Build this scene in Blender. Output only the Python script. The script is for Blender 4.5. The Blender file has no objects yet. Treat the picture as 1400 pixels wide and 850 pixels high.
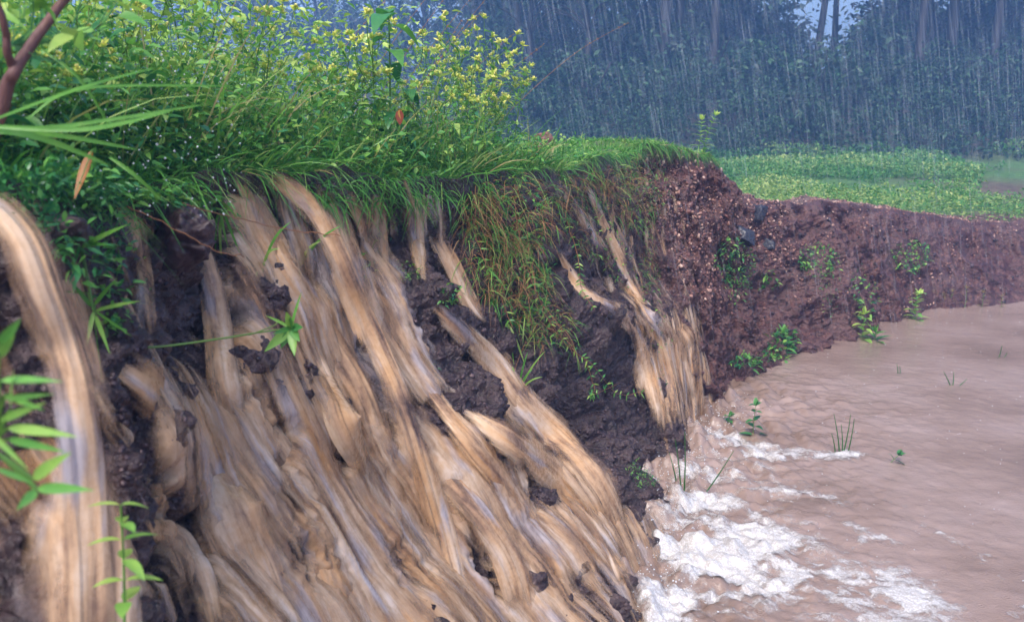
import bpy, math, random
import numpy as np
from mathutils import Vector, Matrix
from mathutils.bvhtree import BVHTree

R = math.radians
SC = bpy.context.scene
COL = SC.collection
rng = np.random.default_rng(7)
random.seed(7)

# ------------------------------------------------------------ camera, sky, sun, exposure
CAMZ, PITCH, FPX = 1.5, R(12.7), 1150.0
cam_d = bpy.data.cameras.new('camera')
cam = bpy.data.objects.new('camera', cam_d)
COL.objects.link(cam)
cam.location = (0, 0, CAMZ)
cam.rotation_euler = (R(90) - PITCH, 0, 0)
cam_d.sensor_width = 36.0
cam_d.lens = FPX / 1400 * 36
cam_d.clip_start = 0.02
cam_d.clip_end = 2000
cam_d.dof.use_dof = True
cam_d.dof.focus_distance = 3.2
cam_d.dof.aperture_fstop = 6.3
SC.camera = cam

world = bpy.data.worlds.new('World')
SC.world = world
world.use_nodes = True
wt = world.node_tree
wt.nodes.clear()
sky = wt.nodes.new('ShaderNodeTexSky')
sky.sky_type = 'NISHITA'
sky.sun_disc = False
SUN_EL, SUN_ROT = R(52), R(200)
sky.sun_elevation = SUN_EL
sky.sun_rotation = SUN_ROT
sky.air_density = 1.0
sky.dust_density = 4.0
sky.ozone_density = 1.0
wbg = wt.nodes.new('ShaderNodeBackground')
wbg.inputs['Strength'].default_value = 0.13
wo = wt.nodes.new('ShaderNodeOutputWorld')
wt.links.new(sky.outputs[0], wbg.inputs[0])
wt.links.new(wbg.outputs[0], wo.inputs[0])

sun_d = bpy.data.lights.new('sun', 'SUN')
sun_d.energy = 1.4
sun_d.angle = R(25)
sun_d.color = (1.0, 0.97, 0.93)
sun = bpy.data.objects.new('sun', sun_d)
COL.objects.link(sun)
# sun direction: same azimuth and height as the sky's sun
sd = Vector((math.sin(SUN_ROT) * math.cos(SUN_EL), math.cos(SUN_ROT) * math.cos(SUN_EL), math.sin(SUN_EL)))
sun.rotation_euler = sd.to_track_quat('Z', 'Y').to_euler()

SC.view_settings.view_transform = 'Standard'
SC.view_settings.look = 'None'
SC.view_settings.gamma = 1
SC.view_settings.exposure = 1.25
SC.cycles.max_bounces = 8
SC.cycles.transparent_max_bounces = 24
SC.cycles.volume_bounces = 1
SC.cycles.use_denoising = True

# ------------------------------------------------------------ camera geometry helpers
FW = np.array([0, math.cos(PITCH), -math.sin(PITCH)])
UP = np.array([0, math.sin(PITCH), math.cos(PITCH)])
RT = np.array([1.0, 0, 0])
C0 = np.array([0, 0, CAMZ])

def ray(px, py):
    return FW + RT * ((px - 700) / FPX) + UP * ((425 - py) / FPX)

def W(px, py, Y):
    d = ray(px, py)
    return C0 + d * (Y / d[1])

def PL(px, py, z=0.0):
    d = ray(px, py)
    return C0 + d * ((z - CAMZ) / d[2])

def project(V):
    D = V - C0
    f = np.maximum(D @ FW, 1e-3)
    return 700 + FPX * (D @ RT) / f, 425 - FPX * (D @ UP) / f

# ------------------------------------------------------------ noise
_perm = np.random.default_rng(3).integers(0, 1 << 30, 4096)

def _h(ix, iy, iz):
    k = (ix * 73856093) ^ (iy * 19349663) ^ (iz * 83492791)
    return (_perm[(k ^ (k >> 11)) & 4095] & 0xffff) / 32767.5 - 1.0

def vnoise(x, y, z=0.0):
    x, y, z = np.broadcast_arrays(np.asarray(x, float), np.asarray(y, float), np.asarray(z, float))
    ix, iy, iz = (np.floor(a).astype(np.int64) for a in (x, y, z))
    fx, fy, fz = x - ix, y - iy, z - iz
    fx, fy, fz = (a * a * a * (a * (a * 6 - 15) + 10) for a in (fx, fy, fz))
    r = 0
    for a in (0, 1):
        for b in (0, 1):
            for c in (0, 1):
                r = r + _h(ix + a, iy + b, iz + c) * (fx if a else 1 - fx) * (fy if b else 1 - fy) * (fz if c else 1 - fz)
    return r

def fbm(x, y, z=0.0, o=4, g=0.5):
    s, a, f = 0, 1.0, 1.0
    for i in range(o):
        s = s + a * vnoise(np.asarray(x) * f + 17.3 * i, np.asarray(y) * f + 5.1 * i, np.asarray(z) * f)
        a *= g
        f *= 2.03
    return s

def sstep(a, b, x):
    t = np.clip((x - a) / (b - a), 0, 1)
    return t * t * (3 - 2 * t)

def norm(a):
    return a / np.maximum(np.linalg.norm(a, axis=-1, keepdims=True), 1e-9)

def spline(P, n):
    P = np.asarray(P, float)
    m = len(P)
    t = np.linspace(0, m - 1, n)
    i = np.minimum(t.astype(int), m - 2)
    f = (t - i)[:, None]
    p0, p1, p2, p3 = P[np.maximum(i - 1, 0)], P[i], P[i + 1], P[np.minimum(i + 2, m - 1)]
    return 0.5 * (2 * p1 + (p2 - p0) * f + (2 * p0 - 5 * p1 + 4 * p2 - p3) * f * f + (3 * p1 - p0 - 3 * p2 + p3) * f ** 3)

# ------------------------------------------------------------ object helpers
def tag(o, label=None, cat=None, group=None, kind=None):
    if label: o['label'] = label
    if cat: o['category'] = cat
    if group: o['group'] = group
    if kind: o['kind'] = kind
    return o

def empty(name, loc=(0, 0, 0), rz=0.0):
    o = bpy.data.objects.new(name, None)
    o.empty_display_size = 0.05
    o.location = tuple(float(v) for v in loc)
    o.rotation_euler = (0, 0, rz)
    COL.objects.link(o)
    return o

def meshobj(name, V, F, mat, parent=None, uv=None, attrs=None, smooth=True):
    V = np.ascontiguousarray(V, dtype=np.float32)
    F = np.ascontiguousarray(F, dtype=np.int32)
    k = F.shape[1]
    me = bpy.data.meshes.new(name)
    me.vertices.add(len(V)); me.vertices.foreach_set('co', V.ravel())
    me.loops.add(F.size); me.loops.foreach_set('vertex_index', F.ravel())
    me.polygons.add(len(F))
    me.polygons.foreach_set('loop_start', np.arange(0, F.size, k, dtype=np.int32))
    me.polygons.foreach_set('loop_total', np.full(len(F), k, dtype=np.int32))
    if smooth: me.polygons.foreach_set('use_smooth', np.ones(len(F), dtype=bool))
    me.update(calc_edges=True)
    if uv is not None:
        l = me.uv_layers.new(name='UVMap')
        l.data.foreach_set('uv', np.ascontiguousarray(uv[F.ravel()], dtype=np.float32).ravel())
    for n, a in (attrs or {}).items():
        at = me.attributes.new(n, 'FLOAT', 'POINT')
        at.data.foreach_set('value', np.ascontiguousarray(a, dtype=np.float32))
    me.materials.append(mat)
    o = bpy.data.objects.new(name, me)
    COL.objects.link(o)
    if parent is not None: o.parent = parent
    return o

def gridfaces(nu, nv):
    i = np.arange(nu - 1)[:, None] * nv + np.arange(nv - 1)[None, :]
    i = i.ravel()
    return np.stack([i, i + 1, i + nv + 1, i + nv], 1)

class MB:
    """collects quads with a per-vertex tint; becomes one mesh"""
    def __init__(s):
        s.V, s.F, s.T, s.n = [], [], [], 0
    def add(s, V, F, T=0.5):
        V = np.asarray(V, float).reshape(-1, 3)
        s.V.append(V); s.F.append(np.asarray(F) + s.n)
        s.T.append(np.broadcast_to(np.asarray(T, float), (len(V),)).copy())
        s.n += len(V)
    def build(s, name, mat, parent=None, smooth=True):
        return meshobj(name, np.concatenate(s.V), np.concatenate(s.F), mat, parent, attrs={'tint': np.concatenate(s.T)}, smooth=smooth)

def rep(a, n):
    return np.broadcast_to(np.asarray(a, float), (n,)).astype(float)

def leaves(mb, P, D, N, L, Wd, bend=0.2, fold=0.25, seg=4, tint=0.5, shape='oval'):
    """leaf shaped blades: midrib, folded halves, bending towards the ground"""
    P = np.atleast_2d(P); n = len(P)
    D = norm(np.atleast_2d(D)); D = np.broadcast_to(D, (n, 3)); N = np.broadcast_to(np.atleast_2d(N), (n, 3))
    L, Wd, bend, tint = rep(L, n), rep(Wd, n), rep(bend, n), rep(tint, n)
    S = norm(np.cross(D, N)); Nn = norm(np.cross(S, D))
    s = np.linspace(0, 1, seg + 1)
    if shape == 'oval': w = np.sin(np.pi * s ** 0.8) ** 0.8 * (1 - 0.15 * s)
    elif shape == 'lance': w = np.sin(np.pi * s ** 0.62) ** 0.9
    else: w = (1 - s) ** 0.7
    w = np.maximum(w, 0.04)
    c = P[:, None] + D[:, None] * (L[:, None, None] * s[None, :, None])
    c[..., 2] -= (bend * L)[:, None] * s[None] ** 2
    sw = S[:, None] * (Wd[:, None, None] * 0.5 * w[None, :, None])
    up = Nn[:, None] * (Wd[:, None, None] * 0.5 * fold * w[None, :, None])
    V = np.stack([c - sw + up, c, c + sw + up], 2)
    V = V.reshape(-1, 3)
    b = np.arange(n)[:, None, None] * (3 * (seg + 1)) + np.arange(seg)[None, :, None] * 3 + np.arange(2)[None, None, :]
    b = b.ravel()
    mb.add(V, np.stack([b, b + 1, b + 4, b + 3], 1), np.repeat(tint, 3 * (seg + 1)))

def blades(mb, P, D, L, Wd, droop, seg=5, tint=0.5, side=None):
    """grass blades: thin curved ribbons"""
    P = np.atleast_2d(P); n = len(P); D = norm(np.broadcast_to(np.atleast_2d(D), (n, 3)))
    L, Wd, droop, tint = rep(L, n), rep(Wd, n), rep(droop, n), rep(tint, n)
    if side is None:
        a = rng.uniform(0, 2 * np.pi, n)
        side = np.stack([np.cos(a), np.sin(a), 0 * a], 1)
    S = norm(side - D * np.sum(side * D, 1, keepdims=True))
    s = np.linspace(0, 1, seg + 1)
    H = D.copy(); H[:, 2] = 0; H = norm(H)
    c = P[:, None] + D[:, None] * (L[:, None, None] * s[None, :, None]) \
        + H[:, None] * ((0.35 * droop * L)[:, None, None] * (s ** 2)[None, :, None])
    c[..., 2] -= (droop * L)[:, None] * s[None] ** 2.2
    w = np.maximum((1 - s ** 2.2), 0.05) * np.minimum(1, 0.5 + 3 * s)
    sw = S[:, None] * (Wd[:, None, None] * 0.5 * w[None, :, None])
    V = np.stack([c - sw, c + sw], 2).reshape(-1, 3)
    b = (np.arange(n)[:, None] * (2 * (seg + 1)) + np.arange(seg)[None] * 2).ravel()
    mb.add(V, np.stack([b, b + 1, b + 3, b + 2], 1), np.repeat(tint, 2 * (seg + 1)))

def tube(mb, path, rad, sides=6, tint=0.5):
    path = np.asarray(path, float); m = len(path); rad = rep(rad, m)
    T = norm(np.gradient(path, axis=0))
    ref = np.array([0.13, 0.31, 0.94]) if abs(T[0][2]) < 0.8 else np.array([0.9, 0.3, 0.1])
    A = norm(np.cross(T, ref)); B = np.cross(T, A)
    a = np.linspace(0, 2 * np.pi, sides, endpoint=False)
    V = path[:, None] + rad[:, None, None] * (A[:, None] * np.cos(a)[None, :, None] + B[:, None] * np.sin(a)[None, :, None])
    i = np.arange(m - 1)[:, None] * sides; j = np.arange(sides)[None]; j2 = (j + 1) % sides
    F = np.stack([i + j, i + j2, i + sides + j2, i + sides + j], -1).reshape(-1, 4)
    mb.add(V.reshape(-1, 3), F, tint)

# subdivided cube -> stone base
def cube_sphere(k):
    V, F, ix = [], [], {}
    def vid(p):
        key = tuple(np.round(p, 5))
        if key not in ix: ix[key] = len(V); V.append(p)
        return ix[key]
    for ax in range(3):
        for sg in (-1, 1):
            o = [a for a in range(3) if a != ax]
            for i in range(k):
                for j in range(k):
                    q = []
                    for (a, b) in ((0, 0), (1, 0), (1, 1), (0, 1)):
                        p = np.zeros(3); p[ax] = sg
                        p[o[0]] = -1 + 2 * (i + a) / k; p[o[1]] = -1 + 2 * (j + b) / k
                        q.append(vid(p))
                    F.append(q if sg * (1 if ax != 1 else -1) > 0 else q[::-1])
    V = np.array(V)
    return V, np.array(F)
CS2, CF2 = cube_sphere(2)
CS8, CF8 = cube_sphere(22)
CS2n = CS2 / np.linalg.norm(CS2, axis=1, keepdims=True) * 0.75 + CS2 * 0.25
CS8n = CS8 / np.linalg.norm(CS8, axis=1, keepdims=True) * 0.85 + CS8 * 0.15

def rot_rand(n, g=rng):
    q = norm(g.normal(size=(n, 4)))
    w, x, y, z = q.T
    return np.stack([1-2*(y*y+z*z), 2*(x*y-z*w), 2*(x*z+y*w), 2*(x*y+z*w), 1-2*(x*x+z*z), 2*(y*z-x*w),
                     2*(x*z-y*w), 2*(y*z+x*w), 1-2*(x*x+y*y)], 1).reshape(n, 3, 3)

def stones(mb, P, size, tint, flat=0.6):
    n = len(P); size = rep(size, n)
    sc = np.stack([rng.uniform(.7, 1.2, n), rng.uniform(.6, 1.0, n), rng.uniform(flat * .6, flat, n)], 1)
    base = CS2n[None] * (1 + rng.uniform(-.28, .28, (n, len(CS2n), 1)))
    V = base * sc[:, None] * size[:, None, None] * 0.5
    V = np.einsum('nij,nkj->nki', rot_rand(n), V) + P[:, None]
    F = (CF2[None] + (np.arange(n) * len(CS2n))[:, None, None]).reshape(-1, 4)
    mb.add(V.reshape(-1, 3), F, np.repeat(rep(tint, n), len(CS2n)))

# ------------------------------------------------------------ material helpers
class Mat:
    def __init__(s, name):
        s.m = bpy.data.materials.new(name); s.m.use_nodes = True
        s.t = s.m.node_tree; s.t.nodes.clear()
        s.out = s.n('ShaderNodeOutputMaterial')
    def n(s, typ, **kw):
        nd = s.t.nodes.new(typ)
        for k, v in kw.items():
            if k[0] == '_':
                i = nd.inputs[k[1:].replace('__', ' ')] if not k[1:].isdigit() else nd.inputs[int(k[1:])]
                if hasattr(v, 'is_linked') or isinstance(v, bpy.types.NodeSocket): s.t.links.new(v, i)
                else: i.default_value = v
            else: setattr(nd, k, v)
        return nd
    def l(s, a, b): s.t.links.new(a, b)
    def math(s, op, a, b=0.0, c=0.0, clamp=False):
        nd = s.n('ShaderNodeMath', operation=op, use_clamp=clamp)
        for i, v in enumerate((a, b, c)):
            if isinstance(v, bpy.types.NodeSocket): s.l(v, nd.inputs[i])
            else: nd.inputs[i].default_value = v
        return nd.outputs[0]
    def mix(s, f, a, b, mode='MIX'):
        nd = s.n('ShaderNodeMixRGB', blend_type=mode)
        for i, v in enumerate((f, a, b)):
            if isinstance(v, bpy.types.NodeSocket): s.l(v, nd.inputs[i])
            else: nd.inputs[i].default_value = v if i == 0 else (*v[:3], 1)
        return nd.outputs[0]
    def ramp(s, f, stops, interp='LINEAR'):
        nd = s.n('ShaderNodeValToRGB'); cr = nd.color_ramp; cr.interpolation = interp
        while len(cr.elements) < len(stops): cr.elements.new(0.5)
        for e, (p, c) in zip(cr.elements, stops):
            e.position = p; e.color = (*c, 1) if isinstance(c, tuple) else (c, c, c, 1)
        s.l(f, nd.inputs[0]); return nd.outputs[0]
    def noise(s, vec, scale, detail=4, rough=0.55, dist=0.0):
        nd = s.n('ShaderNodeTexNoise'); s.l(vec, nd.inputs['Vector'])
        nd.inputs['Scale'].default_value = scale; nd.inputs['Detail'].default_value = detail
        nd.inputs['Roughness'].default_value = rough; nd.inputs['Distortion'].default_value = dist
        return nd.outputs['Fac']
    def vor(s, vec, scale, feature='F1', out='Distance'):
        nd = s.n('ShaderNodeTexVoronoi', feature=feature); s.l(vec, nd.inputs['Vector'])
        nd.inputs['Scale'].default_value = scale
        return nd.outputs[out]
    def pos(s): return s.n('ShaderNodeNewGeometry').outputs['Position']
    def obj(s): return s.n('ShaderNodeTexCoord').outputs['Object']
    def uv(s): return s.n('ShaderNodeTexCoord').outputs['UV']
    def scale(s, vec, sc):
        nd = s.n('ShaderNodeMapping'); s.l(vec, nd.inputs['Vector']); nd.inputs['Scale'].default_value = sc
        return nd.outputs[0]
    def attr(s, name): return s.n('ShaderNodeAttribute', attribute_name=name).outputs['Fac']
    def bump(s, h, strength=0.5, dist=0.01, normal=None):
        nd = s.n('ShaderNodeBump'); nd.inputs['Strength'].default_value = strength
        nd.inputs['Distance'].default_value = dist; s.l(h, nd.inputs['Height'])
        if normal is not None: s.l(normal, nd.inputs['Normal'])
        return nd.outputs[0]
    def pbr(s, color, rough=0.5, normal=None, alpha=None, spec=0.5, **kw):
        p = s.n('ShaderNodeBsdfPrincipled')
        for k, v in (('Base Color', color), ('Roughness', rough), ('Normal', normal), ('Alpha', alpha), ('Specular IOR Level', spec), *kw.items()):
            if v is None: continue
            if isinstance(v, bpy.types.NodeSocket): s.l(v, p.inputs[k])
            elif isinstance(v, tuple) and len(v) == 3: p.inputs[k].default_value = (*v, 1)
            else: p.inputs[k].default_value = v
        return p.outputs[0]
    def done(s, sh):
        s.l(sh, s.out.inputs['Surface']); return s.m

def leaf_mat(name, stops, rough=0.38, trans=0.35, spec=0.5):
    m = Mat(name)
    t = m.attr('tint')
    n = m.noise(m.pos(), 60, 2)
    c = m.ramp(m.math('ADD', t, m.math('MULTIPLY', m.math('SUBTRACT', n, 0.5), 0.25)), stops)
    p = m.pbr(c, rough, spec=spec, normal=m.bump(m.noise(m.pos(), 220, 2), 0.25, 0.002))
    tr = m.n('ShaderNodeBsdfTranslucent'); m.l(m.mix(0.4, c, (0.35, 0.5, 0.05), 'OVERLAY'), tr.inputs[0])
    mx = m.n('ShaderNodeMixShader'); mx.inputs[0].default_value = trans
    m.l(p, mx.inputs[1]); m.l(tr.outputs[0], mx.inputs[2])
    return m.done(mx.outputs[0])

GRASS = leaf_mat('grass', [(0, (.025, .11, .03)), (.4, (.065, .24, .040)), (.72, (.15, .38, .06)), (.9, (.34, .46, .13)), (1, (.46, .36, .18))])
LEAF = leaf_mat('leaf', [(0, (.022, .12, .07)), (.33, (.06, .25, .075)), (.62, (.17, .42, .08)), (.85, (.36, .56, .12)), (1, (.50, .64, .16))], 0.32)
YELLOW = leaf_mat('blossom', [(0, (.40, .55, .08)), (.5, (.68, .70, .12)), (1, (.85, .78, .28))], 0.5, 0.3)
FIELD = leaf_mat('field_leaf', [(0, (.030, .13, .035)), (.5, (.08, .26, .05)), (.8, (.20, .34, .09)), (1, (.42, .50, .16))], 0.5)
TREEF = leaf_mat('tree_leaf', [(0, (.007, .026, .018)), (.5, (.016, .055, .030)), (1, (.065, .165, .06))], 0.5, 0.25)
STRAW = leaf_mat('dry_stem', [(0, (.10, .035, .02)), (.5, (.30, .13, .05)), (1, (.45, .28, .12))], 0.5, 0.2)
REDLEAF = leaf_mat('red_leaf', [(0, (.20, .03, .02)), (.5, (.35, .10, .03)), (1, (.50, .32, .05))], 0.4, 0.3)

def bark_mat(name, a, b):
    m = Mat(name)
    n = m.noise(m.scale(m.obj(), (1, 1, .3)), 45, 5)
    return m.done(m.pbr(m.mix(n, a, b), 0.55, m.bump(n, 0.6, 0.01)))
BARK = bark_mat('bark', (.015, .010, .012), (.04, .03, .03))
TWIG = bark_mat('twig', (.07, .025, .025), (.17, .075, .06))
STEM = leaf_mat('green_stem', [(0, (.03, .12, .02)), (.5, (.10, .22, .035)), (1, (.22, .16, .06))], 0.4, 0.1)

def soil_mat():
    m = Mat('wet_soil'); P = m.pos(); a = m.attr('dry')
    n1, n2, n3 = m.noise(P, 3.5, 5), m.noise(P, 22, 6, .65), m.noise(P, 110, 4, .6)
    v = m.vor(P, 70)
    red = m.ramp(n2, [(.28, (.013, .006, .008)), (.5, (.072, .026, .025)), (.66, (.135, .058, .048)), (.80, (.25, .135, .11))])
    dark = m.ramp(n2, [(.3, (.016, .009, .011)), (.55, (.056, .033, .036)), (.75, (.13, .088, .086))])
    c = m.mix(a, dark, red)
    c = m.mix(m.math('MULTIPLY', m.ramp(n1, [(.45, 0.), (.62, 1.)]), m.math('MULTIPLY', a, 0.30)), c, (.17, .105, .10))
    h = m.math('ADD', m.math('MULTIPLY', n2, 1.0), m.math('ADD', m.math('MULTIPLY', n3, .7), m.math('MULTIPLY', v, -.6)))
    rough = m.ramp(n3, [(.35, .22), (.65, .6)])
    return m.done(m.pbr(c, rough, m.bump(h, 0.9, 0.012), spec=0.5))
SOIL = soil_mat()

def ground_mat():
    m = Mat('ground_earth'); P = m.pos()
    n, n2 = m.noise(P, .55, 5, .6), m.noise(P, 9, 5)
    g = m.attr('green')
    e = m.ramp(n2, [(.3, (.07, .035, .03)), (.7, (.17, .11, .085))])
    gr = m.ramp(n2, [(.3, (.035, .10, .025)), (.7, (.11, .22, .05))])
    f = m.math('MULTIPLY', g, m.ramp(n, [(.28, .35), (.5, 1.)]))
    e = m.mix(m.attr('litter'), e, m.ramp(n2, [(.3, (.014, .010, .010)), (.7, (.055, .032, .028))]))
    return m.done(m.pbr(m.mix(f, e, gr), .6, m.bump(n2, .8, .03)))
GROUND = ground_mat()

def stone_mat(name, stops, rough=.3):
    m = Mat(name); P = m.obj()
    n = m.noise(m.pos(), 60, 5)
    c = m.ramp(m.math('ADD', m.attr('tint'), m.math('MULTIPLY', m.math('SUBTRACT', n, .5), .35)), stops)
    return m.done(m.pbr(c, m.ramp(n, [(.35, rough), (.7, rough + .3)]), m.bump(n, .6, .006)))
GRAVEL = stone_mat('gravel', [(0, (.07, .028, .028)), (.4, (.18, .075, .062)), (.7, (.32, .17, .13)), (1, (.52, .36, .29))])
SLATE = stone_mat('dark_rock', [(0, (.010, .012, .020)), (.6, (.035, .035, .050)), (1, (.10, .09, .10))], .2)
CLOD = stone_mat('mud_clod', [(0, (.020, .012, .018)), (.6, (.065, .038, .045)), (1, (.16, .105, .11))], .35)

# ------------------------------------------------------------ bank shape: pairs of top edge and foot
PAIRS = [
    ((-1.25, -1.6, 1.45), (-.55, -1.8)), ((-1.1, -.5, 1.44), (-.42, -.6)), ((-.93, .35, 1.42), (-.30, .2)), ((-.80, .85, 1.41), (-.15, .65)),
    (W(0, 246, 1.15), (-.04, 1.05)), (W(150, 250, 1.5), (.04, 1.4)), (W(320, 240, 1.9), (.13, 1.8)),
    (W(480, 240, 2.3), (.26, 2.2)), (W(650, 240, 2.8), (.42, 2.62)), (W(750, 230, 3.3), (.56, 3.1)),
    (W(850, 212, 4.2), (.80, 3.75)), (W(900, 203, 4.7), (1.02, 4.15)), (W(955, 207, 5.1), (1.26, 4.62)), (W(990, 238, 5.5), (1.55, 5.0)),
    (W(1022, 270, 5.9), (1.95, 5.4)), (W(1150, 278, 6.6), (2.62, 5.95)), (W(1280, 296, 7.2), (3.35, 6.6)),
    (W(1400, 303, 7.7), (4.4, 7.02)), (W(1640, 300, 8.6), (6.6, 7.7)), ((12, 10.5, .7), (12, 9.7)), ((30, 14, .7), (30, 13))]
TOP = np.array([p[0] for p in PAIRS]); BASE = np.array([[*p[1], -.02] for p in PAIRS])
NU = 1300
# more columns where the camera is near
kk = np.concatenate([np.linspace(0, 3, 60, endpoint=False), np.linspace(3, 17, 1150, endpoint=False), np.linspace(17, len(PAIRS) - 1, 90)])
def spl_at(P, t):
    i = np.clip(t.astype(int), 0, len(P) - 2); f = (t - i)[:, None]
    p0, p1, p2, p3 = P[np.maximum(i - 1, 0)], P[i], P[i + 1], P[np.minimum(i + 2, len(P) - 1)]
    return 0.5 * (2 * p1 + (p2 - p0) * f + (2 * p0 - 5 * p1 + 4 * p2 - p3) * f * f + (3 * p1 - p0 - 3 * p2 + p3) * f ** 3)
TT, BB = spl_at(TOP, kk), spl_at(BASE, kk)
NU = len(kk)
ulen = np.concatenate([[0], np.cumsum(np.linalg.norm(np.diff((TT + BB) / 2, axis=0)[:, :2], axis=1))])
soil = sstep(9.6, 11.2, kk)                 # 0 at the waterfall, 1 where the bare red soil begins
TT[:, 2] += .02 * fbm(ulen * 2.5, 0, 3) + .012 * fbm(ulen * 11, 0, 9)
NV = 300
vv = np.linspace(0, 1.12, NV)
hh = lambda e: np.clip(vv, 0, 1.12)[None, :] ** e[:, None]
ex = 1.75 - .75 * soil
Hf = hh(ex)
OUT = BB - TT; OUT[:, 2] = 0
drop = TT[:, 2] - BB[:, 2]
BV = TT[:, None] + OUT[:, None] * Hf[..., None]
BV[..., 2] = TT[:, 2][:, None] - drop[:, None] * (vv ** (1.0))[None]
nrm = norm(norm(OUT) + np.array([0, 0, .45]))
Ug = np.broadcast_to(ulen[:, None], (NU, NV)); Vg = np.broadcast_to((vv * 1.45)[None], (NU, NV))
sg = soil[:, None]
rim = sstep(0, .10, vv)[None]
X, Y, Z = BV[..., 0], BV[..., 1], BV[..., 2]
gully = fbm(Ug * 4.5, Vg * .7, 2, 3) * .055
lump = fbm(X * 5, Y * 5, Z * 5, 4) * .045
ledge = (np.abs(fbm(X * 7 + 9, Y * 7, Z * 9, 3)) - .4) * .05
fine = fbm(X * 28, Y * 28, Z * 28, 4, .6) * .016 + (np.abs(fbm(X * 45, Y * 45, Z * 45, 2)) - .4) * -.012
crag = (np.abs(fbm(X * 3.2, Y * 3.2, Z * 2.2 + 4, 4)) - .35) * -.17 + fbm(X * 16, Y * 16, Z * 16, 4) * .030
D = (1 - sg) * (gully + lump + ledge + fine) + sg * (crag + fine * .8)
farf = sstep(14.2, 16.5, kk)[:, None]      # strata on the far clay wall
D = D * (1 - .45 * farf) + farf * .05 * vnoise(Ug * 1.2, Z * 9 + .4 * vnoise(Ug * 2, 1), 5)
PX, PY = project(BV.reshape(-1, 3)); PX = PX.reshape(NU, NV); PY = PY.reshape(NU, NV)
def gau(cx, cy, sx, sy, ang=0):
    c, s = math.cos(R(ang)), math.sin(R(ang))
    a = (PX - cx) * c + (PY - cy) * s; b = -(PX - cx) * s + (PY - cy) * c
    return np.exp(-.5 * ((a / sx) ** 2 + (b / sy) ** 2))
for (cx, cy, sx, sy, ang, amp) in [
        (815, 440, 40, 26, 20, .15), (900, 450, 30, 40, 30, .10), (790, 580, 45, 45, 0, -.16), (690, 330, 45, 60, 0, .05),
        (560, 300, 60, 45, 0, -.07), (235, 350, 26, 55, -10, .10), (600, 420, 40, 22, 20, .07), (420, 400, 45, 30, 0, .06),
        (620, 620, 60, 40, 30, .07), (760, 640, 60, 40, 40, .08), (300, 520, 70, 40, 0, .08), (230, 790, 22, 45, 0, -.10),
        (790, 800, 40, 25, 10, .05), (880, 330, 30, 60, 20, -.07), (1060, 380, 25, 70, 0, -.08), (1150, 380, 25, 60, 10, .06),
        (985, 300, 60, 50, 0, .05), (350, 300, 50, 40, 0, -.04), (430, 560, 45, 25, 30, .05), (560, 520, 30, 40, 30, -.05)]:
    D = D + amp * gau(cx, cy, sx, sy, ang) * (1 if amp < 1 else 1)
BV = BV + nrm[:, None] * (D * rim)[..., None]
BF = gridfaces(NU, NV)
bank = meshobj('mud_bank', BV.reshape(-1, 3), BF, SOIL, uv=np.stack([Ug.ravel(), Vg.ravel()], 1), attrs={'dry': np.repeat(soil, NV)})
tag(bank, 'eroded wet earth bank, dark under the falls and red-brown to the right', kind='structure')
BVH = BVHTree.FromPolygons(BV[::2, ::2].reshape(-1, 3).tolist(), gridfaces(len(BV[::2]), len(BV[0, ::2])).tolist())
du, dv = np.gradient(BV, axis=0), np.gradient(BV, axis=1)
BN = norm(np.cross(dv, du)); 
if BN[600, 100] @ nrm[600] < 0: BN = -BN

def hit(px, py):
    d = Vector(ray(px, py)).normalized()
    h = BVH.ray_cast(Vector(C0), d)
    if h[0] is None: return None, None
    n = np.array(h[1])
    if n @ ray(px, py) > 0: n = -n
    return np.array(h[0]), n

# ------------------------------------------------------------ ground: fans out from the top of the bank
def field_z(x, y):
    hill = sstep(18.5, 24.5, y + .05 * x) * 1.5 + np.maximum(y - 25, 0) * .045
    return .6 + .03 * fbm(x * .8, y * .8, 1, 3) + hill
offs = np.array([0, .03, .07, .12, .2, .3, .45, .65, .9, 1.2, 1.6, 2.1, 2.7, 3.4, 4.2, 5.2, 6.4, 7.8, 9.4, 11.2, 13.2, 14.6, 16, 17.2, 18.4, 19.6, 21, 22.5, 24, 26, 29, 33, 40, 60, 110])
idx = np.unique(np.concatenate([np.arange(0, NU, 3), [NU - 1]]))
idx = np.arange(NU)
ang = np.unwrap(np.arctan2(-OUT[:, 1], -OUT[:, 0]))
ang = np.interp(kk, [0, 4, 9, 13, 20], [R(180), R(172), R(150), R(118), R(88)])
away = np.stack([np.cos(ang), np.sin(ang), 0 * ang], 1)
GV = TT[:, None] + away[:, None] * offs[None, :, None]
top0 = TT[:, 2][:, None]
keep = np.where(soil > .5, .5, 1.6)[:, None]
keep = np.interp(kk, [0, 7, 10, 12, 13.5, 20], [5, 3., 1.6, 1.1, .35, .3])[:, None]
f = sstep(0, 1, (offs[None] - keep * .4) / (keep + .6))
gz = top0 * (1 - f) + field_z(GV[..., 0], GV[..., 1]) * f
gz += .022 * fbm(GV[..., 0] * 4, GV[..., 1] * 4, 7, 3) * sstep(0, .15, offs)[None]
GV[..., 2] = gz; GV[:, 0] = BV[:, 0]
green = np.clip(np.interp(kk, [0, 10, 12.4, 13.2, 14.5, 20], [1, 1, .8, .1, .0, 0])[:, None] + sstep(.3, 1.0, offs)[None], 0, 1)
green = green * (1 - sstep(18.2, 19.5, GV[..., 1]) * .95)
_bp = PL(1405, 262, .6)
green = green * (1 - .9 * np.exp(-((GV[..., 0] - _bp[0]) / 1.0) ** 2 - ((GV[..., 1] - _bp[1]) / 3.2) ** 2))
litter = sstep(18.2, 19.2, GV[..., 1])
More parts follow.
